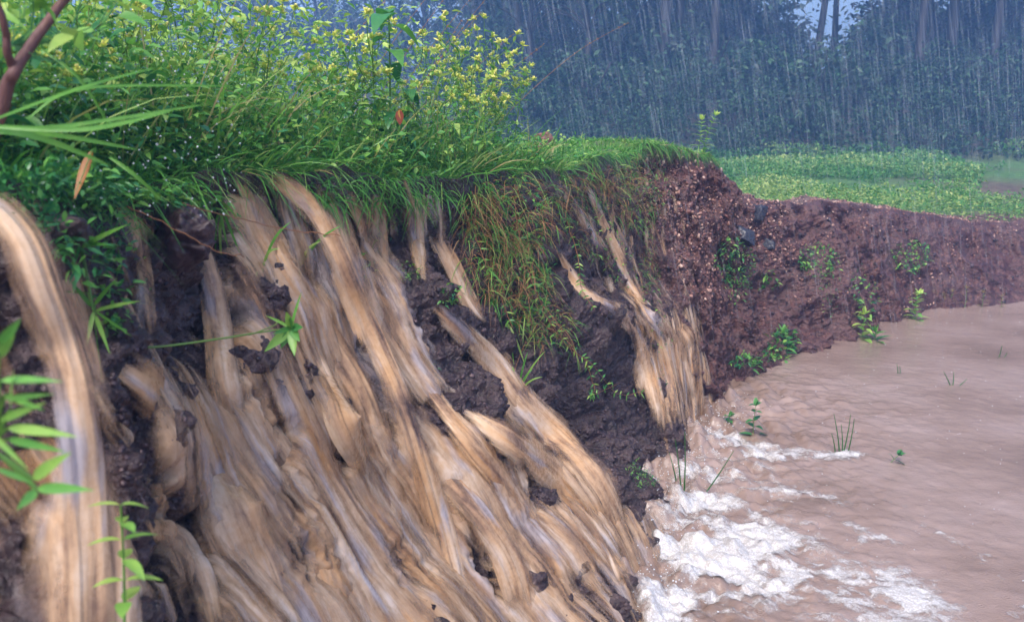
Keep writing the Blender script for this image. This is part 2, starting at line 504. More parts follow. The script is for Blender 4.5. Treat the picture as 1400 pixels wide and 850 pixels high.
ground = meshobj('ground', GV.reshape(-1, 3), gridfaces(NU, len(offs))[:, ::-1], GROUND, attrs={'green': green.ravel(), 'litter': litter.ravel()})
tag(ground, 'grassy ground behind the bank rising to the forest', kind='structure')
GBVH = BVHTree.FromPolygons(GV.reshape(-1, 3).tolist(), gridfaces(NU, len(offs)).tolist())
def gz_at(x, y):
    h = GBVH.ray_cast(Vector((float(x), float(y), 20)), Vector((0, 0, -1)))
    return h[0].z if h[0] is not None else None
# bed under the water, past the bank to the horizon
bed = meshobj('pond_bed', np.array([[-115, -115, -.7], [135, -115, -.7], [135, 135, -.7], [-115, 135, -.7]]), np.array([[0, 1, 2, 3]]), SOIL, attrs={'dry': np.ones(4)}, smooth=False)
tag(bed, 'muddy bed under the pond', kind='structure')

# ------------------------------------------------------------ pond
xs = np.concatenate([np.linspace(-14, -.8, 20, endpoint=False), np.linspace(-.8, 3.2, 420, endpoint=False), np.geomspace(3.2, 32, 120)])
ys = np.concatenate([np.linspace(-14, 1.2, 24, endpoint=False), np.linspace(1.2, 6, 440, endpoint=False), np.geomspace(6, 14, 80)])
GX, GY = np.meshgrid(xs, ys, indexing='ij')
fine_b = BB[:, :2]
def foot_dist(x, y):
    sh = x.shape; x = x.ravel(); y = y.ravel(); d = np.full(len(x), 1e9)
    sel = fine_b[(kk > 3) & (kk < 11.5)][::8]
    for p in sel: d = np.minimum(d, (x - p[0]) ** 2 + (y - p[1]) ** 2)
    return np.sqrt(d).reshape(sh)
FD = foot_dist(GX, GY)
def pond_z(x, y, d):
    t = np.exp(-(d / .55) ** 1.5)
    near = np.exp(-(d / .16) ** 2)
    z = t * .028 * (np.abs(fbm(x * 9, y * 9, 3, 3)) * 1.6 - .4) + near * .07 * np.maximum(fbm(x * 9, y * 9, 8, 4) + .25, 0) + t * .008 * fbm(x * 34, y * 34, 5, 2)
    z += (.0009 + .0055 * np.exp(-d / .9)) * fbm(x * 13 + .6 * vnoise(x * 3, y * 3), y * 17, 2, 3)
    return z
# waves only where a fall keeps the water moving
act = np.exp(-(np.maximum(GY - 4.6, 0) / .8) ** 2)
GZ = pond_z(GX, GY, FD) * act + (1 - act) * .0012 * fbm(GX * 11, GY * 14, 2, 2)

def pond_mat():
    m = Mat('muddy_water'); P = m.pos()
    n0, n1 = m.noise(m.scale(P, (1, 1.2, 1)), 1.3, 4), m.noise(m.scale(P, (1, 1.5, 1)), 46, 5, .65, .8)
    n2 = m.noise(P, 140, 3)
    v = m.vor(P, 26, 'SMOOTH_F1'); v2 = m.vor(P, 48)
    c = m.ramp(n0, [(.32, (.20, .135, .105)), (.5, (.285, .20, .165)), (.7, (.35, .26, .23))])
    h = m.math('ADD', m.math('MULTIPLY', n1, 1.0), m.math('ADD', m.math('MULTIPLY', v, .5), m.math('MULTIPLY', n2, .25)))
    pit = m.ramp(v2, [(.0, 1.), (.10, 0.), (.16, .6), (.24, 0.)])
    h = m.math('ADD', h, m.math('MULTIPLY', pit, .25))
    for sc_ in (8.0, 13.0):
        dd = m.vor(P, sc_)
        ring = m.math('MULTIPLY', m.math('SINE', m.math('MULTIPLY', dd, 70.0 if sc_ < 10 else 50.0)), m.math('MAXIMUM', m.math('SUBTRACT', .32, dd), 0.0))
        h = m.math('ADD', h, m.math('MULTIPLY', ring, 1.2))
    return m.done(m.pbr(c, .07, m.bump(h, .36, .010), spec=.8, IOR=1.36))
POND = pond_mat()
pond = meshobj('pond_water', np.stack([GX, GY, GZ], -1).reshape(-1, 3), gridfaces(len(xs), len(ys))[:, ::-1], POND)
tag(pond, 'muddy brown pond pitted by rain', kind='structure')

# foam patches: where the churned water carries them
fx, fy = np.meshgrid(np.arange(-.2, 2.9, .0065), np.arange(1.5, 4.9, .0065), indexing='ij')
fd = foot_dist(fx, fy)
dens = .72 * np.exp(-((fd - .03) / .15) ** 2) * np.exp(-(np.maximum(fy - 4.5, 0) / .2) ** 2)
FOAM_SPOTS = [(980, 765, 110, 34, 6, 1.25), (1120, 795, 110, 26, 8, 1.3), (960, 728, 100, 18, -8, 1.2), (1000, 690, 120, 14, -4, .95), (1215, 812, 50, 22, 10, 1.1),
              (930, 830, 100, 28, 0, 1.15), (1060, 620, 70, 9, 5, .7), (985, 605, 50, 10, 12, .8), (940, 640, 60, 10, 0, .6), (1060, 740, 60, 16, 10, 1.0),
              (1150, 622, 30, 6, 0, .7), (1180, 725, 60, 5, 20, .7), (1300, 735, 60, 5, 22, .55), (1345, 760, 16, 12, 30, .7), (1370, 805, 16, 12, 0, .8), (1390, 835, 20, 8, 0, .6),
              (1178, 745, 6, 18, 10, .6), (1230, 690, 40, 5, 8, .4), (1000, 655, 60, 8, 0, .55), (900, 770, 40, 60, 20, .9), (1075, 785, 110, 24, 8, 1.5), (1290, 800, 70, 4, 20, .45), (1130, 700, 60, 4, 14, .5), (1085, 640, 60, 5, 0, .5), (980, 625, 80, 7, 8, .6), (1180, 842, 100, 16, 0, .9)]
FP = np.stack([fx, fy, 0 * fx], -1).reshape(-1, 3)
PX, PY = project(FP); PX = PX.reshape(fx.shape); PY = PY.reshape(fx.shape)
for (cx, cy, sx, sy, an, am) in FOAM_SPOTS: dens = np.maximum(dens, am * gau(cx, cy, sx, sy, an)) + .25 * am * gau(cx, cy, sx, sy, an)
dens *= 1 - .65 * np.exp(-(fd / .075) ** 2)
nz = fbm(fx * 6, fy * 8, 3, 5, .6)
fo = dens * (.86 + .8 * nz) - .50 + .22 * fbm(fx * 22, fy * 26, 1, 4, .65) * np.minimum(dens * 2, 1)
FZ = pond_z(fx, fy, fd) * np.exp(-(np.maximum(fy - 4.6, 0) / .8) ** 2) + .003 + .004 * np.clip(fo, -.1, .6) + .002 * fbm(fx * 60, fy * 60, 4, 2)
FFc = gridfaces(*fx.shape)[:, ::-1]
kf = fo.ravel()[FFc].max(1) > -.14
used, inv = np.unique(FFc[kf], return_inverse=True)
def foam_mat():
    m = Mat('foam'); P = m.pos(); a = m.attr('foam')
    w = m.n('ShaderNodeTexNoise'); m.l(P, w.inputs['Vector']); w.inputs['Scale'].default_value = 9.0; w.inputs['Detail'].default_value = 4
    wv = m.n('ShaderNodeVectorMath', operation='MULTIPLY_ADD'); m.l(w.outputs['Color'], wv.inputs[0]); wv.inputs[1].default_value = (.16, .10, .0); m.l(P, wv.inputs[2])
    lace1 = m.ramp(m.vor(wv.outputs[0], 11, 'DISTANCE_TO_EDGE'), [(.0, 1.), (.22, 0.)])
    lace2 = m.ramp(m.vor(wv.outputs[0], 34, 'DISTANCE_TO_EDGE'), [(.0, 1.), (.25, 0.)])
    n = m.noise(P, 85, 4, .65); n2 = m.noise(P, 17, 4, .6)
    lace = m.math('ADD', m.math('MULTIPLY', lace1, .26), m.math('MULTIPLY', lace2, .20))
    k = m.math('ADD', m.math('MULTIPLY', m.math('SUBTRACT', n, .5), .7), m.math('ADD', m.math('MULTIPLY', m.math('SUBTRACT', n2, .5), .9), lace))
    al = m.ramp(m.math('ADD', m.math('SUBTRACT', a, .13), k), [(.06, 0.), (.42, .38), (.98, .93)])
    v = m.vor(P, 150)
    c = m.mix(m.ramp(v, [(.1, 0.), (.6, 1.)]), (.78, .78, .81), (.52, .48, .46))
    c = m.mix(m.ramp(m.math('ADD', a, m.math('MULTIPLY', n2, .5)), [(.30, .55), (.65, 0.)]), c, (.55, .43, .37))
    return m.done(m.pbr(c, .35, m.bump(m.math('ADD', m.math('MULTIPLY', v, -.7), n), .5, .005), al))
FOAM = foam_mat()
foam = meshobj('foam', np.stack([fx, fy, FZ], -1).reshape(-1, 3)[used], inv.reshape(-1, 4), FOAM, attrs={'foam': fo.ravel()[used]})
tag(foam, 'white foam spreading over the churned brown water', 'foam', kind='stuff')

# ------------------------------------------------------------ falling water
def water_mat(name):
    m = Mat(name); U = m.uv(); a = m.attr('flow'); e = m.attr('hue'); P = m.pos()
    wob = m.n('ShaderNodeTexNoise'); m.l(m.scale(U, (9, 5, 1)), wob.inputs['Vector']); wob.inputs['Scale'].default_value = 1.0
    wv = m.n('ShaderNodeVectorMath', operation='MULTIPLY_ADD'); m.l(wob.outputs['Color'], wv.inputs[0]); wv.inputs[1].default_value = (.030, .07, 0); m.l(U, wv.inputs[2])
    U2 = wv.outputs[0]
    s1 = m.noise(m.scale(U2, (21, 3.6, 1)), 1, 4, .52)
    s2 = m.noise(m.scale(U2, (64, 7.0, 1)), 1, 5, .62)
    s3 = m.noise(m.scale(U2, (11, 3.4, 1)), 1, 4, .55)
    s4 = m.noise(m.scale(U2, (240, 26, 1)), 1, 3, .6)
    fr = m.noise(P, 55, 5, .65)
    q = m.math('ADD', m.math('MULTIPLY', s1, .58), m.math('ADD', m.math('MULTIPLY', s2, .18), m.math('ADD', m.math('MULTIPLY', fr, .10), m.math('MULTIPLY', s3, .14))))
    tan = m.ramp(q, [(.37, (.085, .052, .045)), (.44, (.27, .16, .10)), (.51, (.50, .315, .185)), (.58, (.60, .43, .30)), (.68, (.70, .60, .54))])  # palest stops paint highlights into the streaks, darkest stop paints shadow
    ora = m.ramp(q, [(.36, (.20, .095, .045)), (.50, (.52, .285, .13)), (.66, (.66, .46, .29))])
    gre_sheen = m.ramp(q, [(.36, (.10, .08, .095)), (.50, (.33, .285, .30)), (.66, (.60, .56, .59))])  # grey-lavender sky reflections painted into the water colour
    c = m.mix(m.math('MULTIPLY', m.ramp(m.math('ADD', s3, m.math('MULTIPLY', e, .12)), [(.50, 0.), (.62, 1.)]), .8), tan, ora)
    s5 = m.noise(m.scale(U2, (13, 3.0, 1)), 1.31, 3, .5)
    c = m.mix(m.ramp(m.math('ADD', s5, m.math('MULTIPLY', e, .10)), [(.33, .8), (.42, 0.)]), c, gre_sheen)
    k = m.math('ADD', m.math('MULTIPLY', s3, .95), m.math('ADD', m.math('MULTIPLY', s1, .5), m.math('ADD', m.math('MULTIPLY', s2, .35), m.math('MULTIPLY', s4, .12))))
    al = m.ramp(m.math('ADD', a, m.math('MULTIPLY', m.math('SUBTRACT', k, .985), 2.7)), [(.04, 0.), (.42, .5), (.90, .95)])
    h = m.math('ADD', m.math('MULTIPLY', s1, 1.), m.math('ADD', m.math('MULTIPLY', s2, .4), m.math('MULTIPLY', fr, .25)))
    return m.done(m.pbr(c, m.ramp(fr, [(.4, .16), (.6, .42)]), m.bump(h, .22, .012), al, spec=.5, **{'IOR': 1.33}))
WATER = water_mat('falling_water')

# the thin sheet that runs over the whole face under the separate streams
def blur(q, n, w=3):
    for _ in range(n):
        p = np.pad(q, w, mode='edge'); q = (p[:-2*w, w:-w] + p[2*w:, w:-w] + p[w:-w, :-2*w] + p[w:-w, 2*w:] + p[w:-w, w:-w]) / 5
    return q
bD = blur(D * rim, 30)
SD = blur(D * rim, 60)
for _ in range(4): SD = blur(np.maximum(SD, D * rim - .012), 22)
BV0 = BV - nrm[:, None] * (D * rim)[..., None]
PX, PY = project(BV.reshape(-1, 3)); PX = PX.reshape(NU, NV); PY = PY.reshape(NU, NV)
flow = np.zeros((NU, NV)) - .25 + .40 * (sstep(4.2, 5, kk) * (1 - sstep(10, 10.8, kk)))[:, None]
FLOW = [(430, 700, 190, 130, 35, 1.25), (300, 620, 120, 90, 30, .9), (620, 680, 150, 110, 35, 1.2), (760, 730, 90, 90, 40, 1.2), (520, 500, 80, 120, -20, .8),
        (70, 780, 90, 110, 0, .8), (380, 420, 80, 140, -20, .8), (560, 300, 90, 60, 0, .45), (700, 560, 60, 60, 40, .8), (850, 740, 40, 70, 0, 1.0),
        (905, 510, 42, 75, -15, .95), (640, 480, 50, 40, 30, .6), (190, 330, 25, 90, 0, .5), (500, 820, 260, 80, 0, 1.1), (870, 360, 25, 90, 20, .15)]
for (cx, cy, sx, sy, an, am) in FLOW: flow = np.maximum(flow, am * gau(cx, cy, sx, sy, an))
HOLES = [(235, 360, 30, 70, 0, 1.1), (810, 590, 60, 60, 0, 1.6), (640, 540, 18, 45, -35, .8), (225, 780, 20, 50, 0, 1.2), (830, 470, 35, 30, 0, .5), (700, 330, 50, 80, 0, 1.2),
         (590, 400, 20, 20, 0, .5), (395, 395, 25, 18, 0, .6), (780, 800, 28, 18, 20, .5), (690, 620, 20, 12, 40, .6), (475, 470, 9, 30, -15, .5), (190, 620, 12, 60, -20, 1.0),
         (440, 640, 12, 14, 0, .9), (20, 800, 22, 60, 0, .8), (730, 500, 40, 50, 0, .8), (870, 640, 25, 40, 0, .8), (590, 470, 14, 30, -30, .7), (500, 610, 12, 30, 0, .5), (540, 780, 12, 30, -20, .5), (345, 620, 14, 40, -20, .9), (400, 760, 14, 45, -20, .8), (560, 690, 16, 40, -25, 1.0), (650, 780, 16, 34, -25, .9), (290, 500, 16, 34, -10, .9), (480, 560, 12, 34, -20, .8), (720, 690, 18, 20, -40, .8), (600, 560, 14, 30, -25, .9)]
for (cx, cy, sx, sy, an, am) in HOLES: flow = flow - am * gau(cx, cy, sx, sy, an)
flow = flow - 1.2 * sstep(11.2, 11.9, kk)[:, None]
flow = flow * sstep(.0, .05, vv)[None] - (1 - sstep(.0, .05, vv))[None] * .3
streak = fbm(Ug * 26 + .35 * vnoise(Ug * 6, Vg * 2.5), Vg * 1.1, 4, 3)
streak2 = fbm(Ug * 7 + .5 * vnoise(Ug * 3, Vg * 2), Vg * .9, 8, 2)
HF_ = sstep(.05, .45, flow)
SD = HF_ * SD + (1 - HF_) * bD
WV = BV0 + nrm[:, None] * (SD[..., None]) + nrm[:, None] * (np.clip(flow, -.2, 1.1) * .042 + .002 + .005 * streak * sstep(0, .2, vv)[None] + .012 * np.maximum(streak2, -.3) * sstep(.1, .5, vv)[None])[..., None]
WFc = gridfaces(NU, NV)
k0 = (flow.ravel()[WFc].max(1) > -.18) & (np.repeat(kk, NV)[WFc[:, 0]] > 2.5)
used, inv = np.unique(WFc[k0], return_inverse=True)
fl = (flow * .95 + .12 * streak).ravel()
sheet = meshobj('running_water', WV.reshape(-1, 3)[used], inv.reshape(-1, 4), WATER, uv=np.stack([Ug.ravel(), Vg.ravel()], 1)[used],
                attrs={'flow': fl[used], 'hue': (.5 * fbm(Ug * 2, Vg * 1, 6, 2)).ravel()[used]})
tag(sheet, 'thin muddy water running down the whole face of the bank', kind='structure')

veilV = WV + nrm[:, None] * (.016 + .008 * fbm(Ug * 9, Vg * 3, 12, 2))[..., None]
veil = meshobj('spray_veil', veilV.reshape(-1, 3)[used], inv.reshape(-1, 4), WATER, uv=(np.stack([Ug.ravel() + 7.3, Vg.ravel() + 3.1], 1))[used],
               attrs={'flow': fl[used] - .48, 'hue': np.full(len(used), -.5)})
tag(veil, 'thin pale spray sliding over the running water', 'spray', kind='stuff')
GRP_S = 'streams of muddy water pouring down the bank'
def stream(label, pts, lift, hue=0.0, dens_=1.0, seed=0, thick=.26, nt=56, ns=190):
    """pts: list of (px, py, halfwidth_px); lift: height above the face in metres at each point"""
    P, Wd, N = [], [], []
    for (a, b, w), lf in zip(pts, lift):
        h, n = hit(a, b)
        if h is None:
            h, n = W(a, b, P[-1][1] if P else 1.0), (N[-1] if N else nrm[300])
            lf = 0
        k = int(np.argmin(np.sum((TT[:, :2] - h[:2]) ** 2, 1)))
        n2 = norm(nrm[k] * .8 + norm(C0 - h) * .5)
        rd = norm(h - C0); q_ = h - rd * min(lf / max(-(rd @ n2), .4), .25); P.append(q_); N.append(n2); Wd.append(w * np.linalg.norm(q_ - C0) / FPX)
    P = spline(P, ns); N = norm(spline(N, ns)); Wd = spline(np.array(Wd)[:, None], ns)[:, 0]
    for c in range(3):
        q = P[:, c]
        for _ in range(60): q = np.concatenate([[q[0]], (q[:-2] + q[1:-1] + q[2:]) / 3, [q[-1]]])
        P[:, c] = q
    T = norm(np.gradient(P, axis=0)); S = norm(np.cross(T, N)); N = norm(np.cross(S, T))
    t = np.linspace(-1, 1, nt)
    L = np.concatenate([[0], np.cumsum(np.linalg.norm(np.diff(P, axis=0), axis=1))])
    TTg, LL = np.meshgrid(t, L); x = TTg * Wd[:, None]
    edge = 1 + .22 * vnoise(TTg * 2 + seed, LL * 5, seed) * sstep(.02, .2, LL)
    prof = np.sqrt(np.maximum(1 - TTg ** 2, 0)) * thick
    ridg = (.30 * fbm(x * 55 + seed * 7 + .5 * vnoise(x * 20, LL * 3), LL * 1.1, seed, 3) + .22 * vnoise(x * 24, LL * .8, seed + 3)) * (1 - TTg ** 4)
    hgt = Wd[:, None] * prof + np.minimum(Wd[:, None], .03) * ridg * .42
    V = P[:, None] + S[:, None] * (x * edge)[..., None] + N[:, None] * (hgt - .15 * Wd[:, None])[..., None]
    fa = (1.25 * (1 - np.abs(TTg) ** 1.25) - .06) * dens_ + .28 * vnoise(TTg * 2.3 + seed, LL * 5.0, seed + 5)
    fa = fa * sstep(-.01, .09, LL)
    endf = 1 - sstep(L[-1] * .72, L[-1], LL)
    F = gridfaces(ns, nt)
    o = meshobj('water_stream', V.reshape(-1, 3), F, WATER, uv=np.stack([(x + seed * .37).ravel(), LL.ravel()], 1),
                attrs={'flow': (fa * endf).ravel(), 'hue': np.full(ns * nt, hue)})
    tag(o, label, 'water stream', GRP_S)
    return o

stream('thick pale brown jet arching down at the far left of the bank', [(-55, 258, 42), (22, 315, 40), (60, 400, 44), (90, 480, 50), (110, 570, 56), (115, 690, 66), (108, 850, 84), (100, 1010, 100), (95, 1120, 100)], [.03, .07, .10, .12, .12, .12, .10, .08, .05], -.45, 1.15, 1, .45)
stream('long tan jet leaping from the grass edge and curving down the middle of the falls', [(372, 236, 16), (425, 282, 26), (468, 360, 30), (505, 450, 28), (545, 540, 26), (580, 640, 26), (612, 750, 30), (640, 860, 34)], [.01, .08, .12, .12, .10, .08, .05, .04], .1, 1.2, 2)
stream('broad tan stream just left of the long curved jet', [(318, 240, 18), (352, 300, 26), (395, 380, 34), (450, 460, 36), (500, 550, 36), (530, 650, 36), (545, 760, 40)], [.01, .05, .06, .07, .07, .05, .03], .1, 1.1, 3)
stream('orange-brown veil falling from the grass above the dark gap', [(552, 244, 12), (566, 290, 17), (575, 340, 18), (580, 385, 14)], [.0, .04, .05, .02], .3, .95, 4)
stream('thin pale thread of water between two veils under the weeds', [(515, 250, 8), (520, 300, 11), (524, 350, 11), (530, 390, 9)], [.0, .03, .04, .02], .3, .85, 5)
stream('thin brown veil left of the two short veils', [(470, 246, 12), (492, 290, 18), (500, 340, 18), (512, 390, 14)], [.0, .03, .04, .02], .2, .85, 6)
stream('grey-brown tongue sliding off the dark ledge in the middle', [(596, 415, 14), (632, 452, 26), (672, 495, 34), (708, 545, 36), (738, 600, 36), (760, 650, 36)], [.01, .03, .05, .06, .04, .02], -.25, 1.15, 7)
stream('smooth orange-brown shoulder of water above the foam at the right', [(640, 455, 20), (676, 500, 30), (715, 550, 38), (758, 595, 44), (805, 645, 46), (836, 700, 44), (852, 755, 38)], [.02, .04, .06, .07, .07, .05, .01], .15, 1.1, 8)
stream('small stream spilling over the dark mud lump', [(765, 345, 8), (782, 378, 11), (806, 405, 13), (840, 420, 15), (866, 448, 18), (884, 500, 21), (898, 560, 21), (906, 610, 18)], [.01, .02, .03, .04, .06, .08, .08, .04], -.3, 1.0, 9)
stream('narrow stream coming down the gully left of the red soil', [(800, 248, 8), (822, 300, 10), (845, 350, 12), (868, 400, 13), (892, 436, 16), (920, 470, 18), (938, 530, 20), (946, 590, 18)], [.01, .02, .04, .05, .06, .07, .07, .04], -.6, .95, 10)
stream('rightmost pale veil falling beside the red soil into the pond', [(925, 440, 10), (944, 462, 15), (954, 500, 17), (958, 550, 17), (960, 595, 15)], [.01, .04, .05, .05, .02], -.1, .95, 11)
stream('faint thread of water down the rock near the left weeds', [(178, 262, 14), (192, 340, 16), (200, 420, 18), (206, 480, 16)], [.0, .03, .03, .02], .1, .75, 12)
stream('pale brown curtain left of the middle, falling beside the dark rock', [(262, 300, 10), (284, 360, 20), (300, 440, 26), (312, 530, 30), (330, 620, 34)], [.0, .04, .05, .05, .02], .1, 1.0, 13)
stream('very broad tan chute spreading across the lower left', [(165, 500, 26), (215, 540, 44), (268, 610, 52), (315, 700, 56), (355, 790, 60), (385, 880, 64)], [.02, .05, .06, .06, .05, .04], .2, 1.25, 14)
stream('small orange spout curling off a rock at the bottom left', [(196, 722, 12), (238, 735, 20), (268, 770, 22), (285, 820, 24), (292, 880, 24)], [.02, .05, .06, .05, .04], .45, 1.2, 15)
stream('tan chute running between the long jet and the broad left chute', [(340, 560, 20), (385, 620, 34), (425, 700, 40), (455, 790, 44), (478, 880, 44)], [.01, .04, .05, .05, .03], .1, 1.1, 16)
stream('orange-brown stream right of the long curved jet', [(520, 400, 12), (560, 470, 22), (590, 540, 26), (640, 600, 32), (690, 660, 38), (735, 730, 40), (765, 800, 40)], [.01, .03, .05, .05, .05, .04, .02], .35, 1.15, 17)
stream('wide tan fall ending in the foam beside the pond', [(640, 560, 14), (700, 600, 30), (760, 655, 40), (805, 715, 46), (835, 775, 46), (850, 810, 42)], [.01, .03, .05, .06, .05, .0], .15, 1.15, 18)
stream('lowest stream at the bottom middle, beside a grey wet rock', [(600, 640, 20), (650, 700, 34), (695, 770, 42), (720, 850, 44)], [.01, .04, .05, .03], .1, 1.1, 19)
stream('short orange stream between the curtain and the long jet', [(400, 430, 18), (440, 500, 26), (480, 580, 30), (505, 660, 30), (520, 740, 30)], [.04, .09, .10, .08, .04], .45, 1.0, 20)

stream('pale veil in the middle of the curtain beside the red soil', [(890, 425, 12), (915, 450, 18), (928, 500, 22), (936, 550, 24), (940, 600, 22)], [.02, .05, .07, .07, .03], -.1, 1.2, 23)
stream('tan veil between the small stream and the rightmost veil', [(868, 432, 10), (890, 455, 16), (908, 510, 19), (918, 565, 19), (922, 600, 16)], [.02, .05, .07, .07, .03], .3, 1.1, 24)
stream('short brown cascade under the grass at the left of the middle', [(440, 245, 16), (462, 290, 24), (480, 350, 26), (505, 420, 28), (540, 480, 26)], [.01, .04, .05, .04, .02], .0, 1.0, 25)
stream('thin film slipping down the bank under the two short veils', [(590, 300, 14), (612, 350, 20), (640, 410, 22), (668, 450, 20)], [.01, .04, .05, .04], -.3, .7, 26)
stream('thin purple-brown film sliding down right of the hanging grass', [(752, 232, 10), (775, 262, 17), (802, 310, 20), (826, 350, 18), (845, 400, 14)], [.0, .01, .02, .02, .0], -1.0, .75, 21)
stream('pale froth-white thread beside the grass-covered rib', [(815, 245, 5), (830, 285, 8), (850, 330, 10), (872, 380, 10)], [.0, .01, .02, .0], -.8, .8, 22)
# ============================================================ plants
def top_pt(k, off):
    """points on the ground, k = position along the bank edge, off = metres back from it"""
    k = np.atleast_1d(k); off = np.atleast_1d(off)
    i = np.clip(np.searchsorted(kk, k), 0, NU - 1)
    j = np.clip(np.searchsorted(offs, off) - 1, 0, len(offs) - 2)
    f = ((off - offs[j]) / (offs[j + 1] - offs[j]))[:, None]
    return GV[i, j] * (1 - f) + GV[i, j + 1] * f, away[i]

def updir(n, tilt, g=rng):
    a = g.uniform(0, 2 * np.pi, n); t = tilt * np.sqrt(g.uniform(0, 1, n))
    return np.stack([np.cos(a) * np.sin(t), np.sin(a) * np.sin(t), np.cos(t)], 1)

# ---- grass on top of the bank
mb = MB()
def grass_band(k0, k1, o0, o1, n, l0, l1, w, tilt=.6, d0=.2, d1=.8, t0=.2, t1=.8, pw=1.0):
    k = rng.uniform(k0, k1, n); o = o0 + (o1 - o0) * rng.uniform(0, 1, n) ** pw
    cl = vnoise(k * 9, o * 9, 3)
    P, aw = top_pt(k, np.maximum(o, 0)); P = P - aw * np.minimum(o, 0)[:, None] * -1 * -1
    P[:, 2] -= .01
    Lb = rng.uniform(l0, l1, n) * (1 + .35 * cl)
    blades(mb, P, updir(n, tilt) - aw * .15, Lb, w * rng.uniform(.6, 1.3, n), rng.uniform(d0, d1, n), tint=np.clip(rng.uniform(t0, t1, n) + .12 * cl, 0, 1))
grass_band(4.0, 6.6, .0, .8, 4500, .05, .15, .0045, .8, .2, .8, .1, .75)
grass_band(6.0, 9.3, .0, .55, 6000, .05, .22, .0046, 1.15, .05, .6, .1, 1.)
grass_band(6.3, 9.2, .3, 1.4, 3500, .14, .34, .0055, .5, .1, .6, .1, .8)
grass_band(4.3, 8.6, .05, .9, 2200, .22, .50, .0042, .55, .1, .6, .45, 1.)
grass_band(8.6, 12.9, .0, .6, 15000, .03, .085, .0045, .8, .2, .8, .3, .9)
grass_band(8.6, 12.6, .4, 1.8, 7000, .04, .11, .006, .7, .2, .8, .3, .9)
# blades hanging over the rim
def rim(k0, k1, n, l0, l1, w):
    k = rng.uniform(k0, k1, n); P, aw = top_pt(k, rng.uniform(0, .08, n))
    d = -aw * rng.uniform(.1, .9, n)[:, None] + updir(n, 1.5) * .9
    blades(mb, P, d, rng.uniform(l0, l1, n), w * rng.uniform(.6, 1.3, n), rng.uniform(.7, 1.5, n), tint=rng.uniform(.1, .9, n))
rim(4.2, 7, 500, .04, .14, .004); rim(7, 9.6, 450, .03, .11, .004); rim(9.4, 12.6, 2200, .03, .09, .0045)
tag(mb.build('bank_grass', GRASS), 'bright green wet grass along the top of the bank', 'grass', kind='stuff')

# ---- leafy undergrowth, darker, filling between the taller weeds
mb = MB()
def under(k0, k1, o0, o1, n, z1, l0, l1, t0=.05, t1=.8):
    k = rng.uniform(k0, k1, n); o = rng.uniform(o0, o1, n)
    P, aw = top_pt(k, o)
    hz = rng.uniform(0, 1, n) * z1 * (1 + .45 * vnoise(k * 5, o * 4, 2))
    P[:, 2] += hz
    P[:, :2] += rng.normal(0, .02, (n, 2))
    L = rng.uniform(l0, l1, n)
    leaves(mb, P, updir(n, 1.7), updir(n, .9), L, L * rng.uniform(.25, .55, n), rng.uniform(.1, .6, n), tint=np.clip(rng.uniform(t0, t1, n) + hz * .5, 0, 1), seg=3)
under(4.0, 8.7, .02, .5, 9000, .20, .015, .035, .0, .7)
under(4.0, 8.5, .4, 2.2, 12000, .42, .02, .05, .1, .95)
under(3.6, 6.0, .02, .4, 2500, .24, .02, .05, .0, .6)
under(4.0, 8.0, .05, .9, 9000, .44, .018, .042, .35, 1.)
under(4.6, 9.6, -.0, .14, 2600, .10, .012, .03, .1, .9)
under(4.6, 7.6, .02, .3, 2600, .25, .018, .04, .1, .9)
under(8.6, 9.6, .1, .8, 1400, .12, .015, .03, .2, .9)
tag(mb.build('undergrowth', LEAF), 'dense wet green leaves filling the bank top', 'undergrowth', kind='stuff')

